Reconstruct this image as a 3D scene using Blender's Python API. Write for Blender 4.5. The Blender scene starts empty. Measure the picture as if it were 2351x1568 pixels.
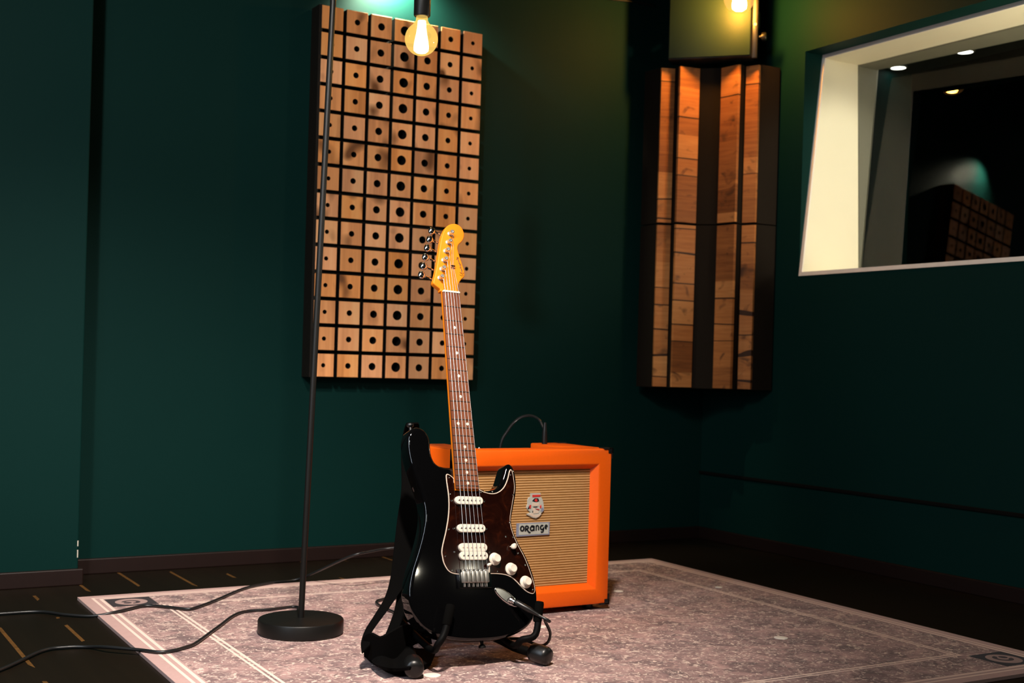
import bpy, bmesh, math, random
from mathutils import Vector, Matrix
random.seed(7)
scene = bpy.context.scene
COL = scene.collection

# ------------------------------------------------------------------ camera
YAW, ROLL, CAM_H = 0.5403, 0.0281, 0.65
FOC, PPX, PPY = 2868.7, 1175.5, 842.05          # focal length and principal point for a 2351 x 1568 frame
CA, SA = math.cos(YAW), math.sin(YAW)
RIGHT, UP, FWD = Vector((CA, -SA, 0)), Vector((0, 0, 1)), Vector((SA, CA, 0))
EYE = Vector((0, 0, CAM_H))
cr, sr = math.cos(ROLL), math.sin(ROLL)
cam_x = RIGHT * cr + UP * sr
cam_y = -RIGHT * sr + UP * cr
cam_data = bpy.data.cameras.new('camera')
cam = bpy.data.objects.new('camera', cam_data)
COL.objects.link(cam)
m = Matrix((cam_x, cam_y, -FWD)).transposed().to_4x4()
m.translation = EYE
cam.matrix_world = m
cam_data.sensor_width = 36.0
cam_data.lens = 36.0 * FOC / 2351.0
cam_data.shift_y = (PPY - 784.0) / 2351.0
cam_data.clip_start = 0.05
cam_data.dof.use_dof = True
cam_data.dof.focus_distance = 2.85
cam_data.dof.aperture_fstop = 4.5
scene.camera = cam

# ------------------------------------------------------------------ exposure, world, room lights
scene.view_settings.view_transform = 'Standard'
scene.view_settings.look = 'None'
scene.view_settings.gamma = 1.0
scene.view_settings.use_curve_mapping = False
scene.view_settings.exposure = 0.0
world = bpy.data.worlds.new('world'); scene.world = world
world.use_nodes = True
world.node_tree.nodes['Background'].inputs[0].default_value = (0.02, 0.05, 0.05, 1)
world.node_tree.nodes['Background'].inputs[1].default_value = 0.0

def lamp(name, kind, loc, power, color, size=0.1, target=None, spot=None):
    d = bpy.data.lights.new(name, kind); d.energy = power; d.color = color
    if kind == 'AREA': d.shape = 'DISK'; d.size = size
    else: d.shadow_soft_size = size
    if spot: d.spot_size = spot[0]; d.spot_blend = spot[1]
    o = bpy.data.objects.new(name, d); COL.objects.link(o); o.location = loc
    if target is not None:
        o.rotation_euler = (Vector(target) - Vector(loc)).to_track_quat('-Z', 'Y').to_euler()
    return o
# ceiling spots over the middle of the room, out of frame; the second is an added fill
lamp('key_fill_spot', 'SPOT', (0.55, 1.05, 2.50), 600, (1.0, 0.88, 0.77), 0.09, (0.84, 2.70, 0.18), (math.radians(60), 0.95))
lamp('key_fill_spot', 'SPOT', (-0.9, 0.6, 2.45), 230, (0.95, 0.97, 0.90), 0.35, (3.17, 2.55, 0.85), (math.radians(44), 0.9))  # added fill that brightens the dim right wall
lamp('key_fill_spot', 'SPOT', (-0.6, 0.5, 2.45), 300, (1.0, 0.95, 0.88), 0.08, (1.05, 3.7, 1.0), (math.radians(46), 0.9))
# lamp on the wall just above the wooden diffuser
lamp('wall_light', 'SPOT', (1.76, 3.765, 1.955), 85, (1.0, 0.93, 0.66), 0.02, (1.77, 3.822, 1.91), (math.radians(142), 0.5))
# tall narrow light standing left of the frame and two small lamps behind the camera
lt = lamp('tube_light', 'AREA', (0.0, 2.05, 1.05), 10.0, (0.75, 0.87, 1.0), 0.08, (1.25, 2.38, 0.40))
lt.data.shape = 'RECTANGLE'; lt.data.size = 0.13; lt.data.size_y = 1.1
lamp('rear_lamp', 'POINT', (2.72, 0.10, 1.33), 2.6, (1.0, 0.92, 0.72), 0.022)
lamp('rear_lamp', 'POINT', (2.50, 0.02, 1.40), 1.4, (1.0, 0.92, 0.72), 0.016)
# added unseen spot, grazes the right wall to brighten the window jamb
lamp('jamb_fill_spot', 'SPOT', (3.09, 1.45, 1.60), 78, (1.0, 0.93, 0.74), 0.05, (3.33, 3.30, 1.32), (math.radians(24), 0.6))

lamp('sill_fill', 'POINT', (3.30, 2.10, 1.07), 17, (1.0, 0.92, 0.70), 0.05)  # added unseen light, brightens the window head and jamb from below

# ------------------------------------------------------------------ helpers
def ray(px, py):
    dx, dy = px - PPX, py - PPY
    X = cr * dx + sr * dy; Y = -sr * dx + cr * dy
    return RIGHT * (X / FOC) + UP * (-Y / FOC) + FWD
def at_z(px, py, z): r = ray(px, py); return EYE + r * ((z - CAM_H) / r.z)
def at_y(px, py, y): r = ray(px, py); return EYE + r * (y / r.y)
def at_x(px, py, x): r = ray(px, py); return EYE + r * (x / r.x)
def at_d(px, py, d): return EYE + ray(px, py) * d

def build(name, bm, mats, parent=None, smooth=None, kind=None):
    me = bpy.data.meshes.new(name)
    bmesh.ops.recalc_face_normals(bm, faces=bm.faces[:])
    bm.to_mesh(me); bm.free()
    for mt in (mats if isinstance(mats, (list, tuple)) else [mats]): me.materials.append(mt)
    if smooth is not None:
        me.shade_smooth(); me.set_sharp_from_angle(angle=math.radians(smooth))
    o = bpy.data.objects.new(name, me); COL.objects.link(o)
    if parent: o.parent = parent
    if kind: o['kind'] = kind
    return o
def tag(o, label, cat, group=None):
    o['label'] = label; o['category'] = cat
    if group: o['group'] = group
    return o
def thing(name, loc, label, cat, group=None, rot=None):
    o = bpy.data.objects.new(name, None); COL.objects.link(o)
    o.empty_display_size = 0.05
    o.location = loc
    if rot is not None: o.rotation_euler = rot.to_euler()
    return tag(o, label, cat, group)
def box(bm, x0, x1, y0, y1, z0, z1, bev=0.0, mi=0, M=None):
    r = bmesh.ops.create_cube(bm, size=1.0)
    vs = r['verts']
    for v in vs:
        v.co = Vector((x0 + (v.co.x + .5) * (x1 - x0), y0 + (v.co.y + .5) * (y1 - y0), z0 + (v.co.z + .5) * (z1 - z0)))
    fs = set(f for v in vs for f in v.link_faces)
    for f in fs: f.material_index = mi
    if bev > 0:
        es = list(set(e for v in vs for e in v.link_edges))
        rb = bmesh.ops.bevel(bm, geom=es, offset=bev, segments=2, affect='EDGES', profile=0.5)
        fs = set(f for f in rb['faces']) | set(f for f in fs if f.is_valid)
        vs = list(set(v for f in fs for v in f.verts))
        vs = list(set(v for v in vs) | set(v for f in rb['faces'] for v in f.verts))
        for f in rb['faces']: f.material_index = mi
    if M is not None:
        for v in vs: v.co = M @ v.co
    return vs
def poly_prism(bm, pts, z0, z1, mi=0, M=None):
    a = [bm.verts.new((x, y, z0)) for x, y in pts]; b = [bm.verts.new((x, y, z1)) for x, y in pts]
    fs = [bm.faces.new(a[::-1]), bm.faces.new(b)]
    n = len(pts)
    for i in range(n): fs.append(bm.faces.new((a[i], a[(i + 1) % n], b[(i + 1) % n], b[i])))
    for f in fs: f.material_index = mi; f.normal_update()
    bmesh.ops.triangulate(bm, faces=fs[:2], ngon_method='EAR_CLIP')
    if M is not None:
        for v in a + b: v.co = M @ v.co
def catmull(pts, n, closed=False):
    P = [Vector(p) for p in pts]; out = []; N = len(P)
    for i in range(N if closed else N - 1):
        g = (lambda k: P[k % N]) if closed else (lambda k: P[min(max(k, 0), N - 1)])
        p0, p1, p2, p3 = g(i - 1), g(i), g(i + 1), g(i + 2)
        for j in range(n):
            t = j / n
            out.append(0.5 * ((2 * p1) + (p2 - p0) * t + (2 * p0 - 5 * p1 + 4 * p2 - p3) * t * t + (3 * p1 - p0 - 3 * p2 + p3) * t ** 3))
    if not closed: out.append(P[-1].copy())
    return out
def tube(bm, pts, r, seg=10, cap=True, mi=0):
    P = [Vector(p) for p in pts]; R = r if isinstance(r, (list, tuple)) else [r] * len(P)
    t0 = (P[1] - P[0]).normalized()
    n = t0.orthogonal().normalized(); rings = []
    for i, p in enumerate(P):
        t = (P[min(i + 1, len(P) - 1)] - P[max(i - 1, 0)]).normalized()
        n = (n - t * n.dot(t)).normalized(); b = t.cross(n)
        rings.append([bm.verts.new(p + (n * math.cos(2 * math.pi * k / seg) + b * math.sin(2 * math.pi * k / seg)) * R[i]) for k in range(seg)])
    for a, c in zip(rings, rings[1:]):
        for k in range(seg):
            f = bm.faces.new((a[k], a[(k + 1) % seg], c[(k + 1) % seg], c[k])); f.material_index = mi
    if cap:
        bm.faces.new(rings[0][::-1]).material_index = mi; bm.faces.new(rings[-1]).material_index = mi
def lathe(bm, prof, seg=32, M=None, mi=0):
    rings = []; allv = []
    for r, z in prof:
        if r < 1e-6: ring = [bm.verts.new((0, 0, z))]
        else: ring = [bm.verts.new((r * math.cos(2 * math.pi * k / seg), r * math.sin(2 * math.pi * k / seg), z)) for k in range(seg)]
        rings.append(ring); allv += ring
    for a, c in zip(rings, rings[1:]):
        for k in range(seg):
            k2 = (k + 1) % seg
            if len(a) == 1 and len(c) == 1: continue
            if len(a) == 1: f = bm.faces.new((a[0], c[k2], c[k]))
            elif len(c) == 1: f = bm.faces.new((a[k], a[k2], c[0]))
            else: f = bm.faces.new((a[k], a[k2], c[k2], c[k]))
            f.material_index = mi
    if M is not None:
        for v in allv: v.co = M @ v.co
def disc_to(a, b):
    """matrix putting a lathe's z axis along a->b, origin at a"""
    a, b = Vector(a), Vector(b)
    q = (b - a).to_track_quat('Z', 'Y')
    M = q.to_matrix().to_4x4(); M.translation = a
    return M
def inset(pts, d):
    n = len(pts); out = []
    area = sum(pts[i].x * pts[(i + 1) % n].y - pts[(i + 1) % n].x * pts[i].y for i in range(n))
    s = 1 if area > 0 else -1
    for i in range(n):
        e = (pts[(i + 1) % n] - pts[i - 1]).normalized()
        out.append(pts[i] + Vector((-e.y, e.x)) * (d * s))
    # where a tight bend would fold the offset line over itself, draw the folded run together
    for _ in range(12):
        bad = [i for i in range(n) if (out[(i + 1) % n] - out[i]).dot(pts[(i + 1) % n] - pts[i]) < 0.02 * (pts[(i + 1) % n] - pts[i]).length_squared]
        if not bad: break
        for i in bad:
            a_, b_ = out[i - 1], out[(i + 2) % n]
            out[i] = out[i] * .4 + (a_ * .667 + b_ * .333) * .6; out[(i + 1) % n] = out[(i + 1) % n] * .4 + (a_ * .333 + b_ * .667) * .6
    return out
def slab(bm, pts, z0, z1, r, seg=4, mi=0, flat=0.001, r_low=None):
    """closed 2-D outline -> slab with rounded rims"""
    P = [Vector(p) for p in pts]; rl = r if r_low is None else r_low
    lev = [(rl + flat, z0)]
    for k in range(seg + 1):
        a = math.pi / 2 * k / seg; lev.append((rl * (1 - math.sin(a)), z0 + rl * (1 - math.cos(a))))
    for k in range(seg + 1):
        a = math.pi / 2 * k / seg; lev.append((r * (1 - math.cos(a)), z1 - r * (1 - math.sin(a))))
    lev.append((r + flat, z1))
    rings = []
    for d, z in lev:
        q = inset(P, d) if d > 1e-7 else P
        rings.append([bm.verts.new((p.x, p.y, z)) for p in q])
    n = len(P)
    for a, c in zip(rings, rings[1:]):
        for k in range(n):
            try: f = bm.faces.new((a[k], a[(k + 1) % n], c[(k + 1) % n], c[k])); f.material_index = mi
            except ValueError: pass
    caps = [bm.faces.new(rings[0][::-1]), bm.faces.new(rings[-1])]
    for f in caps: f.material_index = mi; f.normal_update()
    bmesh.ops.triangulate(bm, faces=caps, ngon_method='EAR_CLIP')
def ribbon(bm, L, Rr, th, sub=4, mi=0):
    """strip between two polylines, with thickness"""
    L = catmull(L, sub); Rr = catmull(Rr, sub); rows = []
    for i in range(len(L)):
        t = (L[min(i + 1, len(L) - 1)] - L[max(i - 1, 0)]); w = Rr[i] - L[i]
        n = t.cross(w)
        n = n.normalized() * th / 2 if n.length > 1e-9 else Vector((0, th / 2, 0))
        rows.append([bm.verts.new(p) for p in (L[i] + n, Rr[i] + n, Rr[i] - n, L[i] - n)])
    for a, c in zip(rows, rows[1:]):
        for k in range(4): bm.faces.new((a[k], a[(k + 1) % 4], c[(k + 1) % 4], c[k])).material_index = mi
    bm.faces.new(rows[0][::-1]); bm.faces.new(rows[-1])
def dup(o, parent=None):
    c = o.copy(); COL.objects.link(c)
    if parent: c.parent = parent
    return c

# ------------------------------------------------------------------ materials
class NT:
    def __init__(s, name):
        s.m = bpy.data.materials.new(name); s.m.use_nodes = True
        s.t = s.m.node_tree; s.b = s.t.nodes['Principled BSDF']; s.out = s.t.nodes['Material Output']
    def n(s, kind, **kw):
        o = s.t.nodes.new(kind)
        for k, v in kw.items():
            if hasattr(o, k) and not k.startswith('i_'): setattr(o, k, v)
        return o
    def l(s, a, b): s.t.links.new(a, b)
    def math(s, op, a, b=None, c=None, clamp=False):
        o = s.t.nodes.new('ShaderNodeMath'); o.operation = op; o.use_clamp = clamp
        for i, v in enumerate((a, b, c)):
            if v is None: continue
            if isinstance(v, (int, float)): o.inputs[i].default_value = v
            else: s.l(v, o.inputs[i])
        return o.outputs[0]
    def mix(s, fac, a, b, mode='MIX'):
        o = s.t.nodes.new('ShaderNodeMix'); o.data_type = 'RGBA'; o.blend_type = mode
        for i, v in ((0, fac), (6, a), (7, b)):
            if isinstance(v, (int, float)): o.inputs[i].default_value = v
            elif isinstance(v, tuple): o.inputs[i].default_value = (*v, 1)
            else: s.l(v, o.inputs[i])
        return o.outputs[2]
    def ramp(s, fac, stops):
        o = s.t.nodes.new('ShaderNodeValToRGB')
        while len(o.color_ramp.elements) < len(stops): o.color_ramp.elements.new(0.5)
        for e, (p, c) in zip(o.color_ramp.elements, stops): e.position = p; e.color = (*c, 1)
        s.l(fac, o.inputs[0]); return o.outputs[0]
    def noise(s, vec, scale, detail=3, rough=0.5, dist=0.0):
        o = s.t.nodes.new('ShaderNodeTexNoise'); o.inputs['Scale'].default_value = scale
        o.inputs['Detail'].default_value = detail; o.inputs['Roughness'].default_value = rough; o.inputs['Distortion'].default_value = dist
        if vec is not None: s.l(vec, o.inputs['Vector'])
        return o.outputs['Fac']
    def coord(s, which='Object'): return s.t.nodes.new('ShaderNodeTexCoord').outputs[which]
    def scale(s, vec, sc, loc=(0, 0, 0)):
        o = s.t.nodes.new('ShaderNodeMapping'); o.inputs['Scale'].default_value = sc; o.inputs['Location'].default_value = loc
        s.l(vec, o.inputs['Vector']); return o.outputs[0]
    def bump(s, h, strength, dist=0.002):
        o = s.t.nodes.new('ShaderNodeBump'); o.inputs['Strength'].default_value = strength; o.inputs['Distance'].default_value = dist
        s.l(h, o.inputs['Height']); s.l(o.outputs[0], s.b.inputs['Normal'])
    def base(s, v, rough=None, spec=None, metal=None):
        if isinstance(v, tuple): s.b.inputs['Base Color'].default_value = (*v, 1)
        else: s.l(v, s.b.inputs['Base Color'])
        if rough is not None: s.b.inputs['Roughness'].default_value = rough
        if spec is not None: s.b.inputs['Specular IOR Level'].default_value = spec
        if metal is not None: s.b.inputs['Metallic'].default_value = metal
def plain(name, col, rough=0.5, spec=0.5, metal=0.0, var=0.12, scale=40, bump=0.0):
    t = NT(name); f = t.noise(t.coord(), scale, 3)
    c = t.mix(f, tuple(x * (1 - var) for x in col), tuple(min(1, x * (1 + var)) for x in col))
    t.base(c, rough, spec, metal)
    if bump: t.bump(t.noise(t.coord(), scale * 8, 4), bump)
    return t.m

def wall_material():
    t = NT('teal_wall_paint'); co = t.coord()
    f = t.noise(co, 1.3, 4, 0.6); g = t.noise(co, 60, 3)
    c = t.mix(f, (0.0014, 0.0178, 0.0156), (0.0018, 0.0210, 0.0184))
    # chipped paint on the corner of the projecting wall
    sp = t.n('ShaderNodeSeparateXYZ'); t.l(co, sp.inputs[0])
    def band(a, lo, hi): return t.math('MULTIPLY', t.math('GREATER_THAN', a, lo), t.math('LESS_THAN', a, hi))
    near = band(sp.outputs['X'], 0.776, 0.782)
    chip = t.math('MULTIPLY', near, t.math('MAXIMUM', band(sp.outputs['Z'], 0.108, 0.124), band(sp.outputs['Z'], 0.076, 0.098)))
    c = t.mix(chip, c, (0.62, 0.60, 0.52))
    t.base(c, 0.6, 0.07)
    t.bump(g, 0.08, 0.002)
    return t.m
def floor_material():
    t = NT('dark_plank_floor'); co = t.coord()
    sp = t.n('ShaderNodeSeparateXYZ'); t.l(co, sp.inputs[0]); x, y = sp.outputs['X'], sp.outputs['Y']
    u = t.math('DIVIDE', t.math('SUBTRACT', x, 0.4875), 0.145)
    fr = t.math('FRACT', u)
    d = t.math('ABSOLUTE', t.math('SUBTRACT', fr, 0.0517))
    seam = t.math('LESS_THAN', d, 0.030)
    st = t.noise(t.scale(co, (30, 1.2, 1)), 1.0, 5, 0.65)
    idn = t.n('ShaderNodeTexWhiteNoise'); idn.noise_dimensions = '1D'; t.l(t.math('FLOOR', u), idn.inputs['W'])
    c = t.mix(st, (0.0045, 0.0028, 0.0014), (0.012, 0.0075, 0.0038))
    c = t.mix(t.math('MULTIPLY', idn.outputs['Value'], 0.5), c, (0.006, 0.0038, 0.002))
    worn = t.math('GREATER_THAN', t.noise(t.scale(co, (7, 3.1, 1), (3.1, 0.4, 0)), 1.0, 2, 0.5), 0.545)
    worn = t.math('MULTIPLY', worn, t.math('LESS_THAN', x, 1.9))      # the boards right of the rug are unworn
    ragged = t.noise(co, 60, 3)
    k = t.math('MULTIPLY', t.math('MULTIPLY', seam, worn), t.math('ADD', t.math('MULTIPLY', ragged, 1.1), 0.1), clamp=True)
    c = t.mix(k, c, (0.16, 0.075, 0.020))
    t.base(c, 0.45, 0.16)
    h = t.math('SUBTRACT', t.math('MULTIPLY', st, 0.4), t.math('MULTIPLY', seam, 0.6))
    t.bump(h, 0.25, 0.003)
    return t.m
RUG_W, RUG_L = 1.89, 1.64
def rug_material():
    t = NT('patterned_rug'); uv = t.coord('UV')
    sp = t.n('ShaderNodeSeparateXYZ'); t.l(uv, sp.inputs[0]); u, v = sp.outputs['X'], sp.outputs['Y']
    du = t.math('MINIMUM', u, t.math('SUBTRACT', RUG_W, u)); dv = t.math('MINIMUM', v, t.math('SUBTRACT', RUG_L, v))
    d = t.math('MINIMUM', du, dv)
    def band(a, lo, hi): return t.math('MULTIPLY', t.math('GREATER_THAN', a, lo), t.math('LESS_THAN', a, hi))
    # mottled floral field
    n1 = t.noise(uv, 13, 4, 0.62, 0.8); n2 = t.noise(uv, 36, 4, 0.65, 1.2); n3 = t.noise(uv, 64, 3, 0.6, 1.5)
    base = t.mix(t.math('MULTIPLY', t.math('SUBTRACT', n1, 0.33), 2.6, clamp=True), (0.175, 0.115, 0.115), (0.54, 0.335, 0.310))
    dark = t.math('MULTIPLY', t.math('SUBTRACT', n2, 0.53), 8.0, clamp=True)
    base = t.mix(t.math('MULTIPLY', dark, 0.75), base, (0.105, 0.074, 0.080))
    lite = t.math('MULTIPLY', t.math('SUBTRACT', n3, 0.55), 14.0, clamp=True)
    base = t.mix(t.math('MULTIPLY', lite, 0.8), base, (0.86, 0.68, 0.58))
    vo = t.n('ShaderNodeTexVoronoi'); vo.feature = 'F1'; vo.inputs['Scale'].default_value = 26; vo.inputs['Randomness'].default_value = 0.9; t.l(uv, vo.inputs['Vector'])
    ring = t.math('MULTIPLY', band(vo.outputs['Distance'], 0.20, 0.30), t.math('GREATER_THAN', n2, 0.47))
    base = t.mix(t.math('MULTIPLY', ring, 0.35), base, (0.52, 0.40, 0.36))
    plain_edge = t.math('LESS_THAN', d, 0.058)
    c = t.mix(plain_edge, base, t.mix(n2, (0.45, 0.29, 0.27), (0.56, 0.37, 0.34)))
    line = t.math('MAXIMUM', t.math('MAXIMUM', band(d, 0.029, 0.036), band(d, 0.046, 0.054)), t.math('MAXIMUM', band(d, 0.178, 0.184), band(d, 0.190, 0.197)))
    c = t.mix(t.math('MULTIPLY', line, 0.95), c, (0.86, 0.66, 0.57))
    # corner squares with a curl in a ring
    cu, cv = t.math('SUBTRACT', du, 0.114), t.math('SUBTRACT', dv, 0.114)
    sq = t.math('MULTIPLY', t.math('LESS_THAN', t.math('ABSOLUTE', cu), 0.058), t.math('LESS_THAN', t.math('ABSOLUTE', cv), 0.055))
    sq = t.math('MULTIPLY', sq, t.math('SUBTRACT', 1.0, t.math('MULTIPLY', t.math('GREATER_THAN', u, RUG_W / 2), t.math('LESS_THAN', v, RUG_L / 2))))   # the far right corner has none
    rr = t.math('SQRT', t.math('ADD', t.math('MULTIPLY', cu, cu), t.math('MULTIPLY', cv, cv)))
    ang = t.math('ARCTAN2', cv, cu)
    disc = t.math('LESS_THAN', rr, 0.041)
    rc = t.math('SQRT', t.math('ADD', t.math('POWER', t.math('ADD', cu, 0.002), 2.0), t.math('POWER', t.math('ABSOLUTE', t.math('SUBTRACT', cv, 0.004)), 2.0)))
    curl = t.math('MULTIPLY', band(rc, 0.013, 0.024), t.math('LESS_THAN', ang, 1.6))
    blob = t.math('LESS_THAN', t.math('ADD', t.math('POWER', t.math('ABSOLUTE', t.math('ADD', cu, 0.012)), 2.0), t.math('POWER', t.math('ABSOLUTE', t.math('SUBTRACT', cv, 0.012)), 2.0)), 0.00011)
    c = t.mix(sq, c, (0.018, 0.013, 0.016))
    c = t.mix(t.math('MULTIPLY', sq, disc), c, (0.40, 0.265, 0.24))
    c = t.mix(t.math('MULTIPLY', sq, t.math('MAXIMUM', curl, blob)), c, (0.045, 0.030, 0.034))
    t.base(c, 0.9, 0.1)
    t.b.inputs['Sheen Weight'].default_value = 0.12
    t.bump(t.noise(uv, 420, 2), 0.35, 0.002)
    return t.m
def wood_material(name, dark, mid, light, grain_axis='Z', knots=True, gs=1.0, spec=0.3, vr=(0.5, 0.76), sr=(0.35, 0.78)):
    t = NT(name); co = t.coord()
    info = t.n('ShaderNodeObjectInfo'); rnd = info.outputs['Random']
    off = t.n('ShaderNodeVectorMath'); off.operation = 'ADD'
    cx = t.n('ShaderNodeCombineXYZ')
    for i, k in enumerate((37.0, 23.0, 51.0)): t.l(t.math('MULTIPLY', rnd, k), cx.inputs[i])
    t.l(co, off.inputs[0]); t.l(cx.outputs[0], off.inputs[1]); p = off.outputs[0]
    sc = {'X': (3, 60, 60), 'Y': (60, 3, 60), 'Z': (60, 60, 3)}[grain_axis]
    g = t.noise(t.scale(p, tuple(k * gs for k in sc)), 1.0, 4, 0.6, 0.6)
    b = t.noise(t.scale(p, tuple(k * 0.35 * gs for k in sc)), 1.0, 2, 0.5, 0.3)
    f = t.math('ADD', t.math('MULTIPLY', g, 0.45), t.math('MULTIPLY', b, 0.55))
    c = t.ramp(f, [(0.30, dark), (0.50, mid), (0.68, light)])
    h = t.n('ShaderNodeHueSaturation')
    t.l(t.math('ADD', t.math('MULTIPLY', rnd, vr[0]), vr[1]), h.inputs['Value']); t.l(c, h.inputs['Color'])
    r2 = t.math('FRACT', t.math('MULTIPLY', rnd, 7.31))
    t.l(t.math('ADD', t.math('MULTIPLY', r2, sr[0]), sr[1]), h.inputs['Saturation'])
    c = h.outputs[0]
    if knots:
        kn = t.noise(t.scale(p, (11, 11, 8)), 1.0, 1, 0.5, 0.4)
        c = t.mix(t.math('MULTIPLY', t.math('SUBTRACT', kn, 0.62), 7.0, clamp=True), c, tuple(x * 0.35 for x in dark))
    t.base(c, 0.55, spec)
    t.bump(g, 0.1, 0.001)
    return t.m
def slat_material():
    # end-grain offcuts stacked up the strip: tone steps along the height
    t = NT('reclaimed_wood_strips'); co = t.coord()
    info = t.n('ShaderNodeObjectInfo'); rnd = info.outputs['Random']
    sp = t.n('ShaderNodeSeparateXYZ'); t.l(co, sp.inputs[0])
    z = t.math('ADD', t.math('DIVIDE', sp.outputs['Z'], 0.086), t.math('MULTIPLY', rnd, 40.0))
    zw = t.math('ADD', z, t.math('MULTIPLY', t.noise(t.scale(co, (1, 1, 9)), 1.0, 1), 1.6))
    idn = t.n('ShaderNodeTexWhiteNoise'); idn.noise_dimensions = '1D'; t.l(t.math('FLOOR', zw), idn.inputs['W'])
    cx = t.n('ShaderNodeCombineXYZ'); t.l(t.math('MULTIPLY', rnd, 30.0), cx.inputs[0]); t.l(t.math('MULTIPLY', idn.outputs['Value'], 9.0), cx.inputs[2])
    ad = t.n('ShaderNodeVectorMath'); ad.operation = 'ADD'; t.l(co, ad.inputs[0]); t.l(cx.outputs[0], ad.inputs[1])
    g = t.noise(t.scale(ad.outputs[0], (6, 6, 90)), 1.0, 4, 0.6, 0.5)
    kn = t.noise(t.scale(ad.outputs[0], (16, 16, 22)), 1.0, 2, 0.5, 0.6)
    f = t.math('ADD', t.math('MULTIPLY', g, 0.5), t.math('MULTIPLY', idn.outputs['Value'], 0.5))
    c = t.ramp(f, [(0.15, (0.15, 0.046, 0.013)), (0.5, (0.42, 0.150, 0.042)), (0.85, (0.62, 0.275, 0.090))])
    edge = t.math('LESS_THAN', t.math('FRACT', zw), 0.07)
    c = t.mix(t.math('MULTIPLY', edge, t.math('GREATER_THAN', idn.outputs['Value'], 0.45)), c, (0.045, 0.018, 0.008))
    c = t.mix(t.math('MULTIPLY', t.math('SUBTRACT', kn, 0.60), 6.0, clamp=True), c, (0.06, 0.025, 0.012))
    t.base(c, 0.55, 0.3); t.bump(g, 0.15, 0.001)
    return t.m
def grille_material():
    t = NT('basket_weave_grille_cloth'); co = t.coord()
    sp = t.n('ShaderNodeSeparateXYZ'); t.l(co, sp.inputs[0])
    nz = t.noise(t.scale(co, (40, 40, 260)), 1.0, 3, 0.6)
    s = t.math('SINE', t.math('ADD', t.math('MULTIPLY', sp.outputs['Z'], 2 * math.pi / 0.0066), t.math('MULTIPLY', nz, 1.6)))
    s = t.math('ADD', t.math('MULTIPLY', s, 0.5), 0.5)
    w = t.math('ADD', t.math('MULTIPLY', t.math('SINE', t.math('MULTIPLY', sp.outputs['X'], 2 * math.pi / 0.0022)), 0.5), 0.5)
    c = t.ramp(s, [(0.10, (0.20, 0.085, 0.020)), (0.45, (0.42, 0.210, 0.065)), (0.85, (0.62, 0.36, 0.160))])
    c = t.mix(t.math('MULTIPLY', w, 0.22), c, (0.36, 0.18, 0.05))
    t.base(c, 0.8, 0.15); t.bump(t.math('ADD', s, t.math('MULTIPLY', w, 0.3)), 0.5, 0.0015)
    return t.m
def tortoise_material():
    t = NT('tortoiseshell'); co = t.coord()
    a = t.noise(co, 24, 4, 0.6, 1.6); b = t.noise(co, 60, 3, 0.6, 1.0)
    c = t.ramp(a, [(0.40, (0.0060, 0.0014, 0.0009)), (0.56, (0.011, 0.0024, 0.0012)), (0.70, (0.032, 0.006, 0.002)), (0.80, (0.13, 0.028, 0.006))])
    c = t.mix(t.math('MULTIPLY', b, 0.5), c, (0.010, 0.002, 0.0012))
    t.base(c, 0.07, 0.35)
    return t.m
def glass_material(name, tint=(1, 1, 1), rough=0.0, refl=1.0):
    """thin pane: clear, with the reflection of its two faces"""
    t = NT(name); t.t.nodes.remove(t.b)
    tr = t.n('ShaderNodeBsdfTransparent'); tr.inputs[0].default_value = (*tint, 1)
    gl = t.n('ShaderNodeBsdfGlossy'); gl.inputs['Roughness'].default_value = rough
    fr = t.n('ShaderNodeFresnel'); fr.inputs[0].default_value = 1.5
    mx = t.n('ShaderNodeMixShader')
    t.l(t.math('MULTIPLY', fr.outputs[0], refl, clamp=True), mx.inputs[0]); t.l(tr.outputs[0], mx.inputs[1]); t.l(gl.outputs[0], mx.inputs[2])
    t.l(mx.outputs[0], t.out.inputs['Surface'])
    return t.m
def glow(name, col, strength, halo=None):
    t = NT(name); t.base((0.1, 0.05, 0.02))
    t.b.inputs['Emission Color'].default_value = (*col, 1); t.b.inputs['Emission Strength'].default_value = strength
    return t.m
def bulb_glass(name, col, strength, clear):
    """amber lamp glass lit from inside: partly clear, partly glowing"""
    t = NT(name); t.t.nodes.remove(t.b)
    tr = t.n('ShaderNodeBsdfTransparent'); tr.inputs[0].default_value = (1.0, 0.86, 0.60, 1)
    em = t.n('ShaderNodeEmission'); em.inputs[0].default_value = (*col, 1); em.inputs[1].default_value = strength
    gl = t.n('ShaderNodeBsdfGlossy'); gl.inputs['Roughness'].default_value = 0.05
    m1 = t.n('ShaderNodeMixShader'); m1.inputs[0].default_value = 1 - clear
    t.l(tr.outputs[0], m1.inputs[1]); t.l(em.outputs[0], m1.inputs[2])
    m2 = t.n('ShaderNodeMixShader'); m2.inputs[0].default_value = 0.05
    t.l(m1.outputs[0], m2.inputs[1]); t.l(gl.outputs[0], m2.inputs[2]); t.l(m2.outputs[0], t.out.inputs['Surface'])
    return t.m

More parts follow.
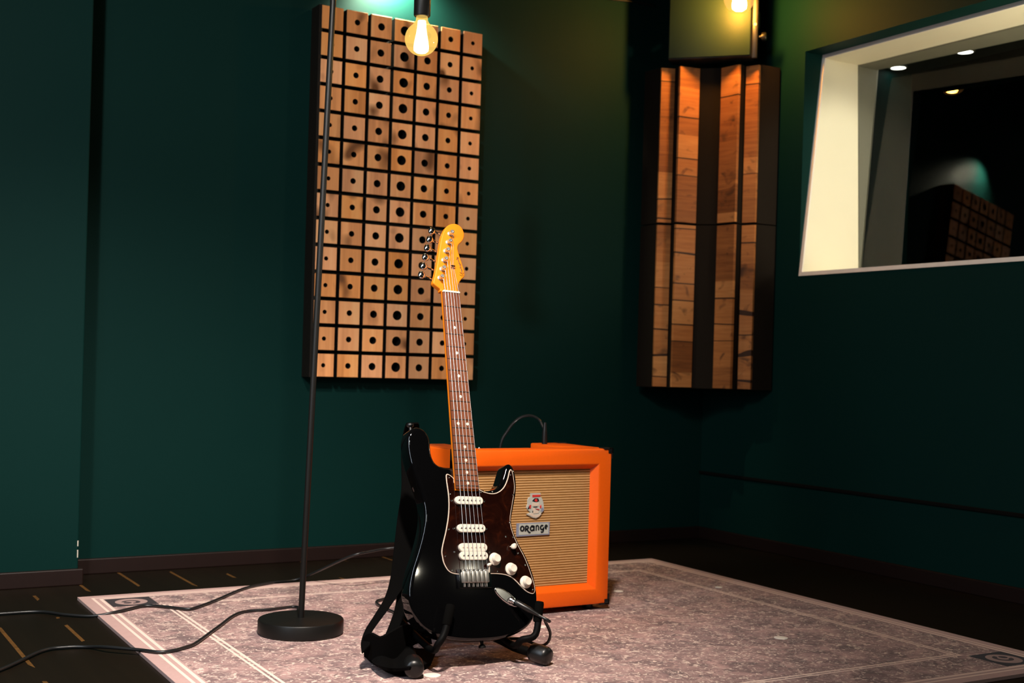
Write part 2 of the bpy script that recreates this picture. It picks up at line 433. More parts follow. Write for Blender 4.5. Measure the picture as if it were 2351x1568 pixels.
M_WALL = wall_material(); M_FLOOR = floor_material(); M_RUG = rug_material()
M_CEIL = plain('dark_ceiling_paint', (0.02, 0.03, 0.03), 0.8, 0.2, scale=5)
M_BASE = plain('dark_baseboard', (0.011, 0.0045, 0.0036), 0.5, 0.25, scale=20)
M_BLOCK = wood_material('pine_blocks', (0.43, 0.170, 0.064), (0.74, 0.335, 0.135), (0.85, 0.465, 0.21), 'Z', True, 0.5, 0.25, (0.30, 0.85), (0.16, 0.92))
M_BLACK = plain('matte_black_paint', (0.0085, 0.0065, 0.0050), 0.6, 0.25, scale=30)
M_BLACKER = plain('black_felt', (0.004, 0.0035, 0.003), 0.9, 0.1, scale=60)
M_METAL_BLACK = plain('black_powder_coat', (0.0065, 0.0062, 0.0056), 0.42, 0.3, scale=80, bump=0.03)
M_SLAT = slat_material()
M_TRAP = plain('dark_brown_trap_fabric', (0.0105, 0.0070, 0.0045), 0.8, 0.1, scale=90, bump=0.1)
M_ORANGE = plain('orange_vinyl', (0.86, 0.115, 0.003), 0.42, 0.35, var=0.05, scale=160, bump=0.15)
M_GRILLE = grille_material()
M_PLASTIC = plain('black_plastic', (0.006, 0.006, 0.006), 0.35, 0.45, scale=50)
M_GLOSS = NT('black_gloss_lacquer'); M_GLOSS.base((0.0015, 0.0015, 0.0018), 0.035, 0.5)
_n = M_GLOSS.noise(M_GLOSS.coord(), 8, 2); M_GLOSS.l(M_GLOSS.mix(_n, (0.0012, 0.0012, 0.0014), (0.002, 0.002, 0.0022)), M_GLOSS.b.inputs['Base Color']); M_GLOSS = M_GLOSS.m
M_TORT = tortoise_material()
M_CREAM = plain('aged_white_plastic', (0.74, 0.66, 0.55), 0.3, 0.45, var=0.05)
M_PLY = plain('parchment_ply', (0.62, 0.50, 0.40), 0.4, 0.4, var=0.06)
M_MAPLE = wood_material('amber_maple', (0.66, 0.150, 0.006), (0.80, 0.200, 0.009), (0.88, 0.240, 0.014), 'Y', False, 0.35, 0.4, (0, 1.0), (0, 1.05))
M_ROSE = wood_material('rosewood', (0.085, 0.026, 0.012), (0.150, 0.048, 0.023), (0.215, 0.078, 0.040), 'Y', False, 1.2, 0.12, (0, 1.0), (0, 1.0))
M_CHROME = plain('chrome', (0.72, 0.72, 0.72), 0.14, 0.5, 1.0, var=0.05)
M_SATIN = plain('satin_chrome', (0.80, 0.79, 0.74), 0.38, 0.5, 1.0, var=0.05)
M_STEEL = plain('steel_string', (0.55, 0.50, 0.45), 0.3, 0.5, 1.0, var=0.05)
M_CREAMWALL = plain('cream_window_paint', (0.82, 0.77, 0.60), 0.5, 0.3, var=0.03, scale=6)
M_DIM_LINING = plain('grey_dim_lining', (0.16, 0.16, 0.125), 0.5, 0.3, var=0.05)
M_TRIM = plain('pinkish_white_trim', (0.84, 0.78, 0.72), 0.5, 0.3, var=0.08, scale=30)
M_DARKROOM = plain('control_room_charcoal', (0.012, 0.012, 0.011), 0.9, 0.1)
M_GLASS = glass_material('window_glass', (0.75, 0.78, 0.74), 0.0, 0.9)
M_CABLE = plain('black_cable_rubber', (0.010, 0.011, 0.012), 0.35, 0.5)
M_STRAP = plain('black_webbing', (0.0020, 0.0019, 0.0019), 0.95, 0.04, scale=300, bump=0.2)
M_WHITE = plain('white_disc', (0.85, 0.80, 0.72), 0.5, 0.3, var=0.04)
M_RED = plain('red_enamel', (0.55, 0.035, 0.03), 0.4, 0.4)
M_INK = plain('black_ink', (0.012, 0.013, 0.016), 0.4, 0.4)
M_SILVER = plain('silver_enamel', (0.55, 0.56, 0.50), 0.35, 0.5, 0.2)
M_BLUEGREY = plain('blue_grey_enamel', (0.22, 0.24, 0.32), 0.4, 0.4)
M_GREENFACE = plain('olive_speaker_front', (0.011, 0.026, 0.015), 0.5, 0.22, var=0.06, scale=12)
M_STAND = plain('black_stand_tube', (0.0022, 0.0021, 0.0020), 0.55, 0.07, scale=80)
M_PAD = plain('dull_black_foam', (0.0025, 0.0024, 0.0022), 0.95, 0.03, scale=200)
M_DECAL = plain('dark_gold_decal', (0.13, 0.05, 0.010), 0.4, 0.4)

# ------------------------------------------------------------------ the room
XR, YB, YP = 3.17, 3.822, 3.655      # right wall, back wall, projecting part of the back wall
bm = bmesh.new(); box(bm, -1.6, 6.4, -2.2, 6.0, -0.08, 0.0); build('floor', bm, M_FLOOR, kind='structure')
bm = bmesh.new(); box(bm, -1.6, XR + .6, -2.2, YB + .1, 2.7, 2.8); build('ceiling', bm, M_CEIL, kind='structure')
bm = bmesh.new(); box(bm, -1.6, XR + .6, YB, YB + .12, 0, 2.7); build('wall_back', bm, M_WALL, kind='structure')
bm = bmesh.new(); box(bm, -1.6, 0.78, YP, YB, 0, 2.7, 0.004); build('wall_back_left', bm, M_WALL, kind='structure')
bm = bmesh.new(); box(bm, -1.7, -1.6, -2.2, YB, 0, 2.7); build('wall_left', bm, M_WALL, kind='structure')
bm = bmesh.new(); box(bm, -1.6, XR + .6, -2.3, -2.2, 0, 2.7); build('wall_front', bm, M_WALL, kind='structure')
# right wall with the window opening
WY0, WY1, WZ0, WZ1, WT = 1.70, 3.308, 1.003, 1.806, 0.55
bm = bmesh.new()
box(bm, XR, XR + WT, -2.2, YB, 0, WZ0); box(bm, XR, XR + WT, -2.2, YB, WZ1, 2.7)
box(bm, XR, XR + WT, -2.2, WY0, WZ0, WZ1); box(bm, XR, XR + WT, WY1, YB, WZ0, WZ1)
build('wall_right', bm, M_WALL, kind='structure')
# baseboards
BH = 0.046
bm = bmesh.new(); box(bm, 0.78, XR, YB - .014, YB, 0, BH, .003); build('baseboard_back', bm, M_BASE, kind='structure')
bm = bmesh.new(); box(bm, -1.6, 0.792, YP - .014, YP, 0, BH, .003); box(bm, .78, .792, YP, YB - .014, 0, BH); build('baseboard_back_left', bm, M_BASE, kind='structure')
bm = bmesh.new(); box(bm, XR - .014, XR, -2.2, YB - .014, 0, BH, .003); build('baseboard_right', bm, M_BASE, kind='structure')
# thin dark rail along the right wall
bm = bmesh.new(); box(bm, XR - .010, XR, -2.2, YB, 0.252, 0.263, .002); build('trim_1', bm, M_BLACKER, kind='structure')

# window: lining boards leaning back with the opening, grey strips for the brightness edge, pane
TAN = math.tan(math.radians(6.2))
def wx(z): return XR + 0.003 + (z - WZ0) * TAN            # front plane of the lining
PTL, PYW = math.tan(math.radians(4.5)), math.tan(math.radians(5.2))
def gx(z, y=3.29): return 3.452 + (z - WZ0) * PTL - (y - 3.29) * PYW      # plane of the pane, leaning back and turned a little
win = bpy.data.objects.new('window_1', None); COL.objects.link(win); win.location = (XR, (WY0 + WY1) / 2, WZ0); win['kind'] = 'structure'
WIN_I = Matrix.Translation(-win.location)
def wbuild(name, bm, mat, parent=win, smooth=None):
    bm.transform(WIN_I); return build(name, bm, mat, parent, smooth)
T = 0.014
def lining(bm, y0, y1, z0, z1):
    back = lambda y, z: gx(z, y) + .012
    vs = [bm.verts.new(p) for p in ((wx(z0), y0, z0), (wx(z0), y1, z0), (wx(z1), y1, z1), (wx(z1), y0, z1), (back(y0, z0), y0, z0), (back(y1, z0), y1, z0), (back(y1, z1), y1, z1), (back(y0, z1), y0, z1))]
    for q in ((0, 1, 2, 3), (7, 6, 5, 4), (0, 4, 5, 1), (1, 5, 6, 2), (2, 6, 7, 3), (3, 7, 4, 0)): bm.faces.new([vs[i] for i in q])
bm = bmesh.new(); lining(bm, WY1 - T, WY1, WZ0, WZ1); wbuild('window_jamb', bm, M_CREAMWALL)
bm = bmesh.new(); lining(bm, WY0, WY0 + T, WZ0, WZ1); wbuild('window_jamb', bm, M_CREAMWALL)
bm = bmesh.new(); lining(bm, WY0 + T, WY1 - T, WZ1 - T, WZ1); wbuild('window_head', bm, M_CREAMWALL)
bm = bmesh.new(); lining(bm, WY0 + T, WY1 - T, WZ0, WZ0 + T); wbuild('window_sill', bm, M_CREAMWALL)
# front edging strip of the lining
bm = bmesh.new()
def edging(bm, y0, y1, z0, z1):
    e = 0.006
    vs = [bm.verts.new(p) for p in ((wx(z0) - e, y0, z0), (wx(z0) - e, y1, z0), (wx(z1) - e, y1, z1), (wx(z1) - e, y0, z1), (wx(z0), y0, z0), (wx(z0), y1, z0), (wx(z1), y1, z1), (wx(z1), y0, z1))]
    for q in ((0, 1, 2, 3), (7, 6, 5, 4), (0, 4, 5, 1), (1, 5, 6, 2), (2, 6, 7, 3), (3, 7, 4, 0)): bm.faces.new([vs[i] for i in q])
edging(bm, WY1 - T, WY1, WZ0, WZ1); edging(bm, WY0, WY0 + T, WZ0, WZ1)
edging(bm, WY0 + T, WY1 - T, WZ1 - T, WZ1); edging(bm, WY0 + T, WY1 - T, WZ0, WZ0 + T)
wbuild('window_edging', bm, M_TRIM)
# grey strips paint a brightness edge on the lining beside the pane
bm = bmesh.new()
yj, b = WY1 - T, 0.006
zt, zb = WZ1 - T, WZ0 + T
vs = [bm.verts.new(p) for p in ((XR + .248, yj, zt), (gx(zb) - .002, yj, zb), (gx(zb), yj, zb), (gx(zt), yj, zt), (XR + .248, yj - b, zt), (gx(zb) - .002, yj - b, zb), (gx(zb), yj - b, zb), (gx(zt), yj - b, zt))]
for q in ((0, 1, 2, 3), (7, 6, 5, 4), (0, 4, 5, 1), (1, 5, 6, 2), (2, 6, 7, 3), (3, 7, 4, 0)): bm.faces.new([vs[i] for i in q])
wbuild('dim_lining_strip', bm, M_DIM_LINING)
bm = bmesh.new(); lx = lambda y: XR + .252 + (3.29 - y) * .02
vs = [bm.verts.new(p) for p in ((lx(WY0), WY0 + T, zt), (lx(yj), yj - b, zt), (gx(zt, yj), yj - b, zt), (gx(zt, WY0), WY0 + T, zt), (lx(WY0), WY0 + T, zt - b), (lx(yj), yj - b, zt - b), (gx(zt, yj), yj - b, zt - b), (gx(zt, WY0), WY0 + T, zt - b))]
for q in ((0, 1, 2, 3), (7, 6, 5, 4), (0, 4, 5, 1), (1, 5, 6, 2), (2, 6, 7, 3), (3, 7, 4, 0)): bm.faces.new([vs[i] for i in q])
wbuild('dim_lining_strip', bm, M_DIM_LINING)
bm = bmesh.new()
vs = [bm.verts.new(p) for p in ((gx(zb, WY0), WY0 + T, zb), (gx(zb), yj, zb), (gx(zt), yj, zt), (gx(zt, WY0), WY0 + T, zt))]
bm.faces.new(vs); wbuild('window_pane', bm, M_GLASS)

# control room behind the glass: dark shell with added glowing discs for the bright spots in the glass
bm = bmesh.new()
X0, X1, Y0, Y1 = XR + WT, 6.4, 0.4, 6.0
box(bm, X1, X1 + .1, Y0, Y1, 0, 2.6); box(bm, X0, X1, Y1, Y1 + .1, 0, 2.6); box(bm, X0, X1, Y0 - .1, Y0, 0, 2.6); box(bm, X0 + .005, X0 + .1, YB, Y1, 0, 2.6)
build('wall_control_room', bm, M_DARKROOM, kind='structure')
bm = bmesh.new(); box(bm, X0, X1, Y0, Y1, 2.40, 2.5); build('ceiling_control_room', bm, M_DARKROOM, kind='structure')
M_GLOW_DISC = glow('glow_disc_lens', (1.0, 0.97, 0.90), 9.0)
for p, lab in ((Vector((3.595, 3.262, WZ1 - .004)), 'small round glowing disc behind the window glass, the one beside the cream jamb'), (Vector((3.60, 2.965, WZ1 - .004)), 'small round glowing disc behind the window glass, farther from the cream jamb')):
    t_ = thing('glow_disc', p, lab, 'light', 'glowing discs behind the window glass')
    bm = bmesh.new(); lathe(bm, [(0.026, 0.003), (0.033, 0.003), (0.034, 0.0), (0.027, -0.002), (0.026, 0.003)], 24); build('glow_disc_rim', bm, M_SILVER, t_, 40)
    bm = bmesh.new(); lathe(bm, [(0.0, -0.001), (0.026, -0.001), (0.026, 0.003), (0.0, 0.003)], 24); build('glow_disc_lens', bm, M_GLOW_DISC, t_)

# ------------------------------------------------------------------ rug
bm = bmesh.new()
c = [Vector((0.730, 3.420, 0)), Vector((2.625, 3.412, 0)), Vector((2.585, 1.765, 0)), Vector((0.703, 1.785, 0))]
N = 12; uvl = bm.loops.layers.uv.new('UVMap'); g = []
for j in range(N + 1):
    row = []
    for i in range(N + 1):
        a, b = i / N, j / N
        p = (c[0] * (1 - a) + c[1] * a) * (1 - b) + (c[3] * (1 - a) + c[2] * a) * b
        row.append((bm.verts.new((p.x, p.y, 0.008)), (a * RUG_W, b * RUG_L)))
    g.append(row)
for j in range(N):
    for i in range(N):
        q = [g[j][i], g[j + 1][i], g[j + 1][i + 1], g[j][i + 1]]
        f = bm.faces.new([v for v, _ in q])
        for lp, (_, uv) in zip(f.loops, q): lp[uvl].uv = uv
rim = [g[0][i] for i in range(N)] + [g[j][N] for j in range(N)] + [g[N][N - i] for i in range(N)] + [g[N - j][0] for j in range(N)]
low = [(bm.verts.new((v.co.x, v.co.y, 0.0005)), uv) for v, uv in rim]
for k in range(len(rim)):
    k2 = (k + 1) % len(rim); q = [rim[k], rim[k2], low[k2], low[k]]
    f = bm.faces.new([v for v, _ in q])
    for lp, (_, uv) in zip(f.loops, q): lp[uvl].uv = uv
rug = build('rug', bm, M_RUG)
tag(rug, 'large flat pinkish grey patterned rug with bordered edges on the dark floor', 'rug')

for i, (px, py, r, lab) in enumerate(((992, 1550, .018, 'flat white disc on the rug in front of the guitar stand'),
        (1793, 1464, .017, 'flat white disc alone on the open right part of the rug'),
        (1420, 1357, .014, 'flat pale disc on the rug just right of the orange amplifier'),
        (1650, 1348, .011, 'small pale disc near the right border line of the rug'),
        (1240, 1438, .016, 'flat white disc on the rug behind the right foot of the guitar stand'))):
    p = at_z(px, py, 0.009)
    bm = bmesh.new(); lathe(bm, [(0, 0.0), (r, 0.0), (r, 0.0012), (r * .9, 0.0018), (0, 0.0018)], 24)
    o = build('marker_disc', bm, M_WHITE, None, 40); o.location = (p.x, p.y, 0.0082)
    tag(o, lab, 'disc', 'pale discs on the rug')

# ------------------------------------------------------------------ wooden diffuser on the back wall
PX, PZ, PF, S = 1.800, CAM_H + 0.545, 3.752, 0.6 / 7
pan = thing('diffuser_panel', (PX, YB - .002, PZ - 7 * S), 'tall wall panel of square pine blocks with round holes on black backing', 'acoustic panel')
bm = bmesh.new()
hw, hh = 3.5 * S - 0.006, 7 * S - 0.006
box(bm, -hw, hw, -0.026, 0, 0.006, 14 * S - 0.006)
build('backing_board', bm, M_BLACK, pan)
bm = bmesh.new(); box(bm, -hw - .008, -hw + .004, -0.066, 0, 0.004, 14 * S - 0.004); build('side_board', bm, M_BLACK, pan)
def block_mesh(r):
    bm = bmesh.new(); a = 0.0368; n = 32; depth = 0.046
    sq = []; ci = []; cb = []
    for k in range(n):
        th = 2 * math.pi * (k + .5) / n; cx_, sy_ = math.cos(th), math.sin(th); s_ = a / max(abs(cx_), abs(sy_))
        sq.append([cx_ * s_, sy_ * s_]); ci.append((cx_ * r, sy_ * r))
    for sx_ in (-1, 1):
        for sy_ in (-1, 1):
            k = min(range(n), key=lambda i: (sq[i][0] - sx_ * a) ** 2 + (sq[i][1] - sy_ * a) ** 2); sq[k] = [sx_ * a, sy_ * a]
    e = 0.0012
    F = [bm.verts.new((x * (a - e) / a, -depth, z * (a - e) / a)) for x, z in sq]
    E_ = [bm.verts.new((x, -depth + e, z)) for x, z in sq]
    B = [bm.verts.new((x, 0, z)) for x, z in sq]
    H = [bm.verts.new((x, -depth, z)) for x, z in ci]; HB = [bm.verts.new((x, -0.006, z)) for x, z in ci]
    for k in range(n):
        j = (k + 1) % n
        bm.faces.new((F[k], F[j], H[j], H[k])).material_index = 0
        bm.faces.new((E_[k], E_[j], F[j], F[k])).material_index = 0
        bm.faces.new((B[k], B[j], E_[j], E_[k])).material_index = 1
        bm.faces.new((H[k], H[j], HB[j], HB[k])).material_index = 1
    bm.faces.new(HB).material_index = 1; bm.faces.new(B[::-1]).material_index = 1
    return bm
rad = {0: .0160, 1: .0122, 2: .0094, 3: .0070}
proto = {}
for k, r in rad.items():
    proto[k] = None
for row in range(14):
    for colm in range(7):
        k = abs(colm - 3)
        if proto[k] is None:
            o = build('wood_block', block_mesh(rad[k]), [M_BLOCK, M_BLACKER], pan); proto[k] = o
        else: o = dup(proto[k], pan)
        o.location = ((colm - 3) * S, -0.024, (13.5 - row) * S)
        o.rotation_euler = (0, 0, 0)

# ------------------------------------------------------------------ corner traps with wooden strips
C0, NRM, TAU = Vector((2.985, 3.60, 0)), Vector((-.7071, -.7071, 0)), Vector((.7071, -.7071, 0))
def trap(z0, z1, label):
    t_ = thing('corner_bass_trap', (C0.x, C0.y, z0), label, 'acoustic panel', 'corner traps with wooden strips')
    Ml = Matrix.Identity(4)
    for i in range(3): Ml[i][0] = TAU[i]; Ml[i][1] = NRM[i]
    h = z1 - z0
    prof = [(-.248, 0), (-.183, .060), (-.130, .036), (-.112, .078), (-.045, .028), (.045, .028), (.112, .078), (.130, .036), (.183, .060), (.248, 0), (.215, -.02), (0, -.22), (-.215, -.02)]
    bm = bmesh.new(); poly_prism(bm, prof, 0, h, 0, Ml); build('trap_body', bm, M_TRAP, t_)
    for (a, b) in (((-.181, .060), (-.134, .039)), ((-.112, .078), (-.046, .029)), ((.046, .029), (.112, .078)), ((.134, .039), (.181, .060))):
        a, b = Vector(a), Vector(b); d = (b - a).normalized(); n = Vector((-d.y, d.x)) * .012
        bm = bmesh.new(); poly_prism(bm, [a, b, b + n, a + n], .003, h - .003, 0, Ml)
        build('wood_strip', bm, M_SLAT, t_)
trap(0.590, 1.190, 'lower of two dark corner panels with vertical wood strips, below the seam')
trap(1.194, 1.768, 'upper of two dark corner panels with vertical wood strips, glowing under the bulb')

# ------------------------------------------------------------------ speaker in the corner above
a = at_d(1535, 138, 4.56); b = at_d(1722, 128, 4.475)
zs = (a.z + b.z) / 2
e1 = Vector((b.x - a.x, b.y - a.y, 0)); wsp = e1.length; e1.normalize(); e2 = Vector((-e1.y, e1.x, 0))
if e2.dot(Vector((1, 1, 0))) < 0: e2 = -e2
ctr = Vector(((a.x + b.x) / 2, (a.y + b.y) / 2, zs))
Ms = Matrix.Identity(4)
for i in range(3): Ms[i][0] = e1[i]; Ms[i][1] = e2[i]
sp_ = thing('corner_speaker', ctr, 'square olive fronted black speaker box mounted in the corner above the traps', 'speaker')
H = 0.42; w2 = wsp / 2 + .004
bm = bmesh.new(); box(bm, -w2, w2, 0.004, 0.088, 0, H, .006, 0, Ms); build('cabinet', bm, M_METAL_BLACK, sp_, 40)
bm = bmesh.new(); box(bm, -wsp / 2, wsp / 2 , -0.004, 0.006, 0.004, H - .004, .003, 0, Ms); build('front_panel', bm, M_GREENFACE, sp_, 40)
bm = bmesh.new(); box(bm, w2, w2 + .020, .010, .030, -.004, H + .02, .002, 0, Ms); box(bm, w2, w2 + .022, .02, .06, .11, .17, .003, 0, Ms)
br = build('bracket', bm, M_PLASTIC, sp_, 40)
p = Ms @ Vector((w2 + .022, .03, .075))
bm = bmesh.new(); lathe(bm, [(0, 0), (.006, 0), (.006, .010), (.015, .011), (.016, .022), (.013, .027), (0, .027)], 16, disc_to(p, p + e1)); build('bracket_knob', bm, M_PLASTIC, sp_, 40)
p = Ms @ Vector((w2 + .010, .0095, .115))
bm = bmesh.new(); lathe(bm, [(0, 0), (.006, 0), (.006, .003), (.003, .005), (0, .005)], 12, disc_to(p, p - e2)); build('bracket_screw', bm, M_SILVER, sp_, 40)
# short arm to the wall corner
bm = bmesh.new(); pa = Ms @ Vector((0, .086, .30)); tube(bm, [pa, pa + e2 * 0.13], .014, 12); build('wall_arm', bm, M_PLASTIC, sp_, 40)
# lead from the speaker along the back wall
bm = bmesh.new()
tube(bm, catmull([at_y(1500, 14, 3.812), at_y(1485, 9, 3.814), at_y(1440, 2, 3.815), at_y(1380, -6, 3.815), at_y(1250, -40, 3.815)], 4), .004, 8)
tag(build('speaker_cable', bm, M_CABLE, None, 60), 'thin dark lead high on the back wall, left of the corner speaker', 'cable')

# ------------------------------------------------------------------ light bulbs
def bulb_parts(parent, R, z_socket, core_strength, core_col, glass_mat, socket_h=0.12, sock_r=0.0195):
    """globe centred on the parent's origin, socket above"""
    prof = [(0, -R)]
    for k in range(1, 17):
        th = math.pi * k / 20; prof.append((R * math.sin(th), -R * math.cos(th)))
    prof += [(R * .44, R * .98), (R * .37, R * 1.12), (R * .34, z_socket)]
    bm = bmesh.new(); lathe(bm, prof, 40); g_ = build('bulb_globe', bm, glass_mat, parent, 60)
    bm = bmesh.new()
    lathe(bm, [(0, -R * .86), (R * .30, -R * .82), (R * .44, -R * .70), (R * .46, -R * .50), (R * .42, -R * .15), (R * .33, R * .3), (R * .27, R * .7), (R * .24, R * 1.1), (0, R * 1.12)], 24)
    build('filament', bm, glow('filament_glow', core_col, core_strength), parent, 60)
    bm = bmesh.new()
    lathe(bm, [(0, z_socket + .004), (sock_r * .55, z_socket + .004), (sock_r * .92, z_socket), (sock_r, z_socket + .003), (sock_r, z_socket + socket_h - .006), (sock_r * .8, z_socket + socket_h), (0, z_socket + socket_h)], 28)
    build('socket', bm, M_METAL_BLACK, parent, 40)

# floor lamp
LD = 2.9545
base_p = at_z(690, 1452, 0.0082)
fl = thing('floor_lamp', (base_p.x, base_p.y, 0.0082), 'slim black floor lamp on a round base with a glowing globe bulb', 'floor lamp')
FI = Matrix.Translation(-fl.location)
bm = bmesh.new(); lathe(bm, [(0, 0), (.098, 0), (.1005, .003), (.1005, .030), (.0985, .0335), (.095, .0345), (.020, .0350), (.012, .0360), (0, .0360)], 64); build('lamp_base', bm, M_METAL_BLACK, fl, 30)
ptop = at_d(765, 0, LD); pbot = Vector((base_p.x, base_p.y, 0.043))
dirp = (ptop - pbot).normalized(); pend = pbot + dirp * 1.86
bc = at_d(967.5, 90, LD)
bm = bmesh.new(); tube(bm, [pbot, pend], .0072, 16); bm.transform(FI); build('pole', bm, M_METAL_BLACK, fl, 60)
over = Vector((bc.x, bc.y, pend.z - .02))
bm = bmesh.new(); tube(bm, catmull([pend - dirp * .01, pend + Vector((.01, -.006, .05)), (pend + over) / 2 + Vector((0, 0, .10)), over + Vector((-.01, .006, .05)), over, bc + Vector((0, 0, .20))], 8), .0065, 12); bm.transform(FI); build('arm', bm, M_METAL_BLACK, fl, 60)
bh = bpy.data.objects.new('bulb_holder', None); COL.objects.link(bh); bh.parent = fl; bh.location = bc - fl.location
bulb_parts(bh, .0392, .0535, 30, (1.0, 0.70, 0.30), bulb_glass('amber_bulb_glass', (1.0, 0.66, 0.16), 2.0, 0.72), .16, .0198)
# lamp cord (leaves the foot of the pole at the back)
cord = [Vector((base_p.x + .01, base_p.y + .09, .022))] + [at_z(px, py, .0125) for px, py in ((684, 1394), (620, 1399), (550, 1407), (500, 1440), (455, 1473), (430, 1485), (375, 1497), (320, 1492), (250, 1486))] + [at_z(px, py, .0052) for px, py in ((205, 1485), (150, 1486), (95, 1495), (0, 1538), (-160, 1590))]
bm = bmesh.new(); tube(bm, catmull(cord, 6), .0038, 8); bm.transform(FI); build('cord', bm, M_CABLE, fl, 60)

# hanging bulb in front of the corner speaker
bc2 = at_d(1698, -6, 4.36)
pl = thing('pendant_lamp', (bc2.x, bc2.y, 2.7), 'round glowing bulb hanging in front of the corner speaker', 'lamp')
bh2 = bpy.data.objects.new('bulb_holder', None); COL.objects.link(bh2); bh2.parent = pl; bh2.location = bc2 - pl.location
bulb_parts(bh2, .0545, .073, 620, (1.0, 0.47, 0.085), bulb_glass('amber_pendant_glass', (1.0, 0.50, 0.14), 2.0, 0.75), .07, .022)
bm = bmesh.new(); tube(bm, [(0, 0, 0), (0, 0, bc2.z + .13 - 2.7)], .003, 8); build('flex', bm, M_CABLE, pl, 60)

# ------------------------------------------------------------------ amplifier
AX0, AX1, AY0, AY1, AZ0, AZ1 = 1.482, 1.958, 2.730, 2.978, 0.024, 0.438
amp = thing('guitar_amplifier', ((AX0 + AX1) / 2, AY0, 0.0082), 'bright orange combo guitar amplifier with tan grille on the rug', 'amplifier')
AI = Matrix.Translation(-amp.location)
def abuild(name, bm, mat, parent=amp, smooth=40):
    bm.transform(AI); return build(name, bm, mat, parent, smooth)
bm = bmesh.new(); tk = 0.018
box(bm, AX0, AX0 + tk, AY0 + .004, AY1, AZ0, AZ1, .006); box(bm, AX1 - tk, AX1, AY0 + .004, AY1, AZ0, AZ1, .006)
box(bm, AX0 + .004, AX1 - .004, AY0 + .004, AY1, AZ0, AZ0 + tk, .004)
box(bm, AX0 + .004, AX1 - .004, AY0 + .004, AY0 + .075, AZ1 - .030, AZ1 - .0005, .004)          # top, front strip
box(bm, AX0 + .004, AX0 + .10, AY0 + .06, AY1, AZ1 - .030, AZ1, .004)                            # top, left of the control recess
box(bm, AX1 - .105, AX1 - .004, AY0 + .06, AY1, AZ1 - .030, AZ1, .004)                           # top, right of it
box(bm, AX0 + .01, AX1 - .01, AY1 - .03, AY1 - .012, AZ0 + .01, AZ1 - .06)                       # back panel
abuild('cabinet', bm, M_ORANGE)
# front frame: flat border and inward bevel
bm = bmesh.new(); bw, bv, bd = 0.037, 0.018, 0.024
def rect(i, y): return [(AX0 + i, y, AZ0 + i), (AX1 - i, y, AZ0 + i), (AX1 - i, y, AZ1 - i), (AX0 + i, y, AZ1 - i)]
rings = [[bm.verts.new(p) for p in rect(i, y)] for i, y in ((0.0, AY0 + .012), (0.0, AY0 + .005), (.0015, AY0 + .0015), (.005, AY0), (bw, AY0), (bw + .004, AY0 + .002), (bw + bv, AY0 + bd), (bw + bv, AY0 + bd + .006), (0.0, AY0 + bd + .006))]
for r0, r1 in zip(rings, rings[1:]):
    for k in range(4): bm.faces.new((r0[k], r0[(k + 1) % 4], r1[(k + 1) % 4], r1[k]))
for k in range(4): bm.faces.new((rings[-1][k], rings[-1][(k + 1) % 4], rings[0][(k + 1) % 4], rings[0][k]))
abuild('front_frame', bm, M_ORANGE, smooth=30)
bm = bmesh.new(); i_ = bw + bv - .002
box(bm, AX0 + i_, AX1 - i_, AY0 + bd - .001, AY0 + bd + .010, AZ0 + i_, AZ1 - i_); abuild('grille', bm, M_GRILLE)
# control panel down in the recess with its knobs
bm = bmesh.new(); box(bm, AX0 + .10, AX1 - .105, AY0 + .073, AY1 - .01, AZ1 - .030, AZ1 - .022); cp = abuild('control_panel', bm, M_CHROME)
for k in range(7):
    x = AX0 + .13 + k * .034
    Mk = Matrix.Translation((x, AY0 + .13, AZ1 - .022))
    bm = bmesh.new(); lathe(bm, [(0, 0), (.010, 0), (.009, .013), (.007, .015), (0, .015)], 16, Mk); abuild('control_knob', bm, M_PLASTIC, amp)
kp = at_y(1100, 1018, AY0 + .10)
bm = bmesh.new(); lathe(bm, [(0, 0), (.005, 0), (.005, .012), (.003, .016), (0, .016)], 12, Matrix.Translation((kp.x, kp.y, AZ1 - .016))); abuild('toggle_switch', bm, M_CHROME)
# corner protectors
def corner(cx_, cy_, cz_):
    bm = bmesh.new(); sx_ = 1 if cx_ == AX1 else -1; sz_ = 1 if cz_ == AZ1 else -1; sy_ = -1 if cy_ == AY0 else 1
    t = .0025; L_ = .026
    x0, x1 = sorted((cx_ + sx_ * t, cx_ - sx_ * L_)); z0, z1 = sorted((cz_ + sz_ * t, cz_ - sz_ * L_)); y0, y1 = sorted((cy_ + sy_ * t, cy_ - sy_ * L_))
    th_ = .004
    xs = sorted((cx_ + sx_ * t, cx_ - sx_ * .002)); zs_ = sorted((cz_ + sz_ * t, cz_ - sz_ * .002)); ys = sorted((cy_ + sy_ * t, cy_ - sy_ * .002))
    # three flanges of the moulded corner, each narrower on the front than on the sides
    box(bm, xs[0], xs[1], y0, y1, z0, z1, .0012); box(bm, x0, x1, y0, y1, zs_[0], zs_[1], .0012)
    xf = sorted((cx_ + sx_ * t, cx_ - sx_ * .012)); zf = sorted((cz_ + sz_ * t, cz_ - sz_ * .012))
    box(bm, xf[0], xf[1], ys[0], ys[1], zf[0], zf[1], .0012)
    abuild('corner_protector', bm, M_PLASTIC)
for cx_ in (AX0, AX1):
    for cz_ in (AZ0, AZ1):
        corner(cx_, AY0, cz_)
        corner(cx_, AY1, cz_)
for x in (AX0 + .04, AX1 - .04):
    for y in (AY0 + .04, AY1 - .04):
        bm = bmesh.new(); lathe(bm, [(0, 0), (.014, 0), (.016, .016), (0, .016)], 16, Matrix.Translation((x, y, .0085))); abuild('foot', bm, M_PLASTIC)
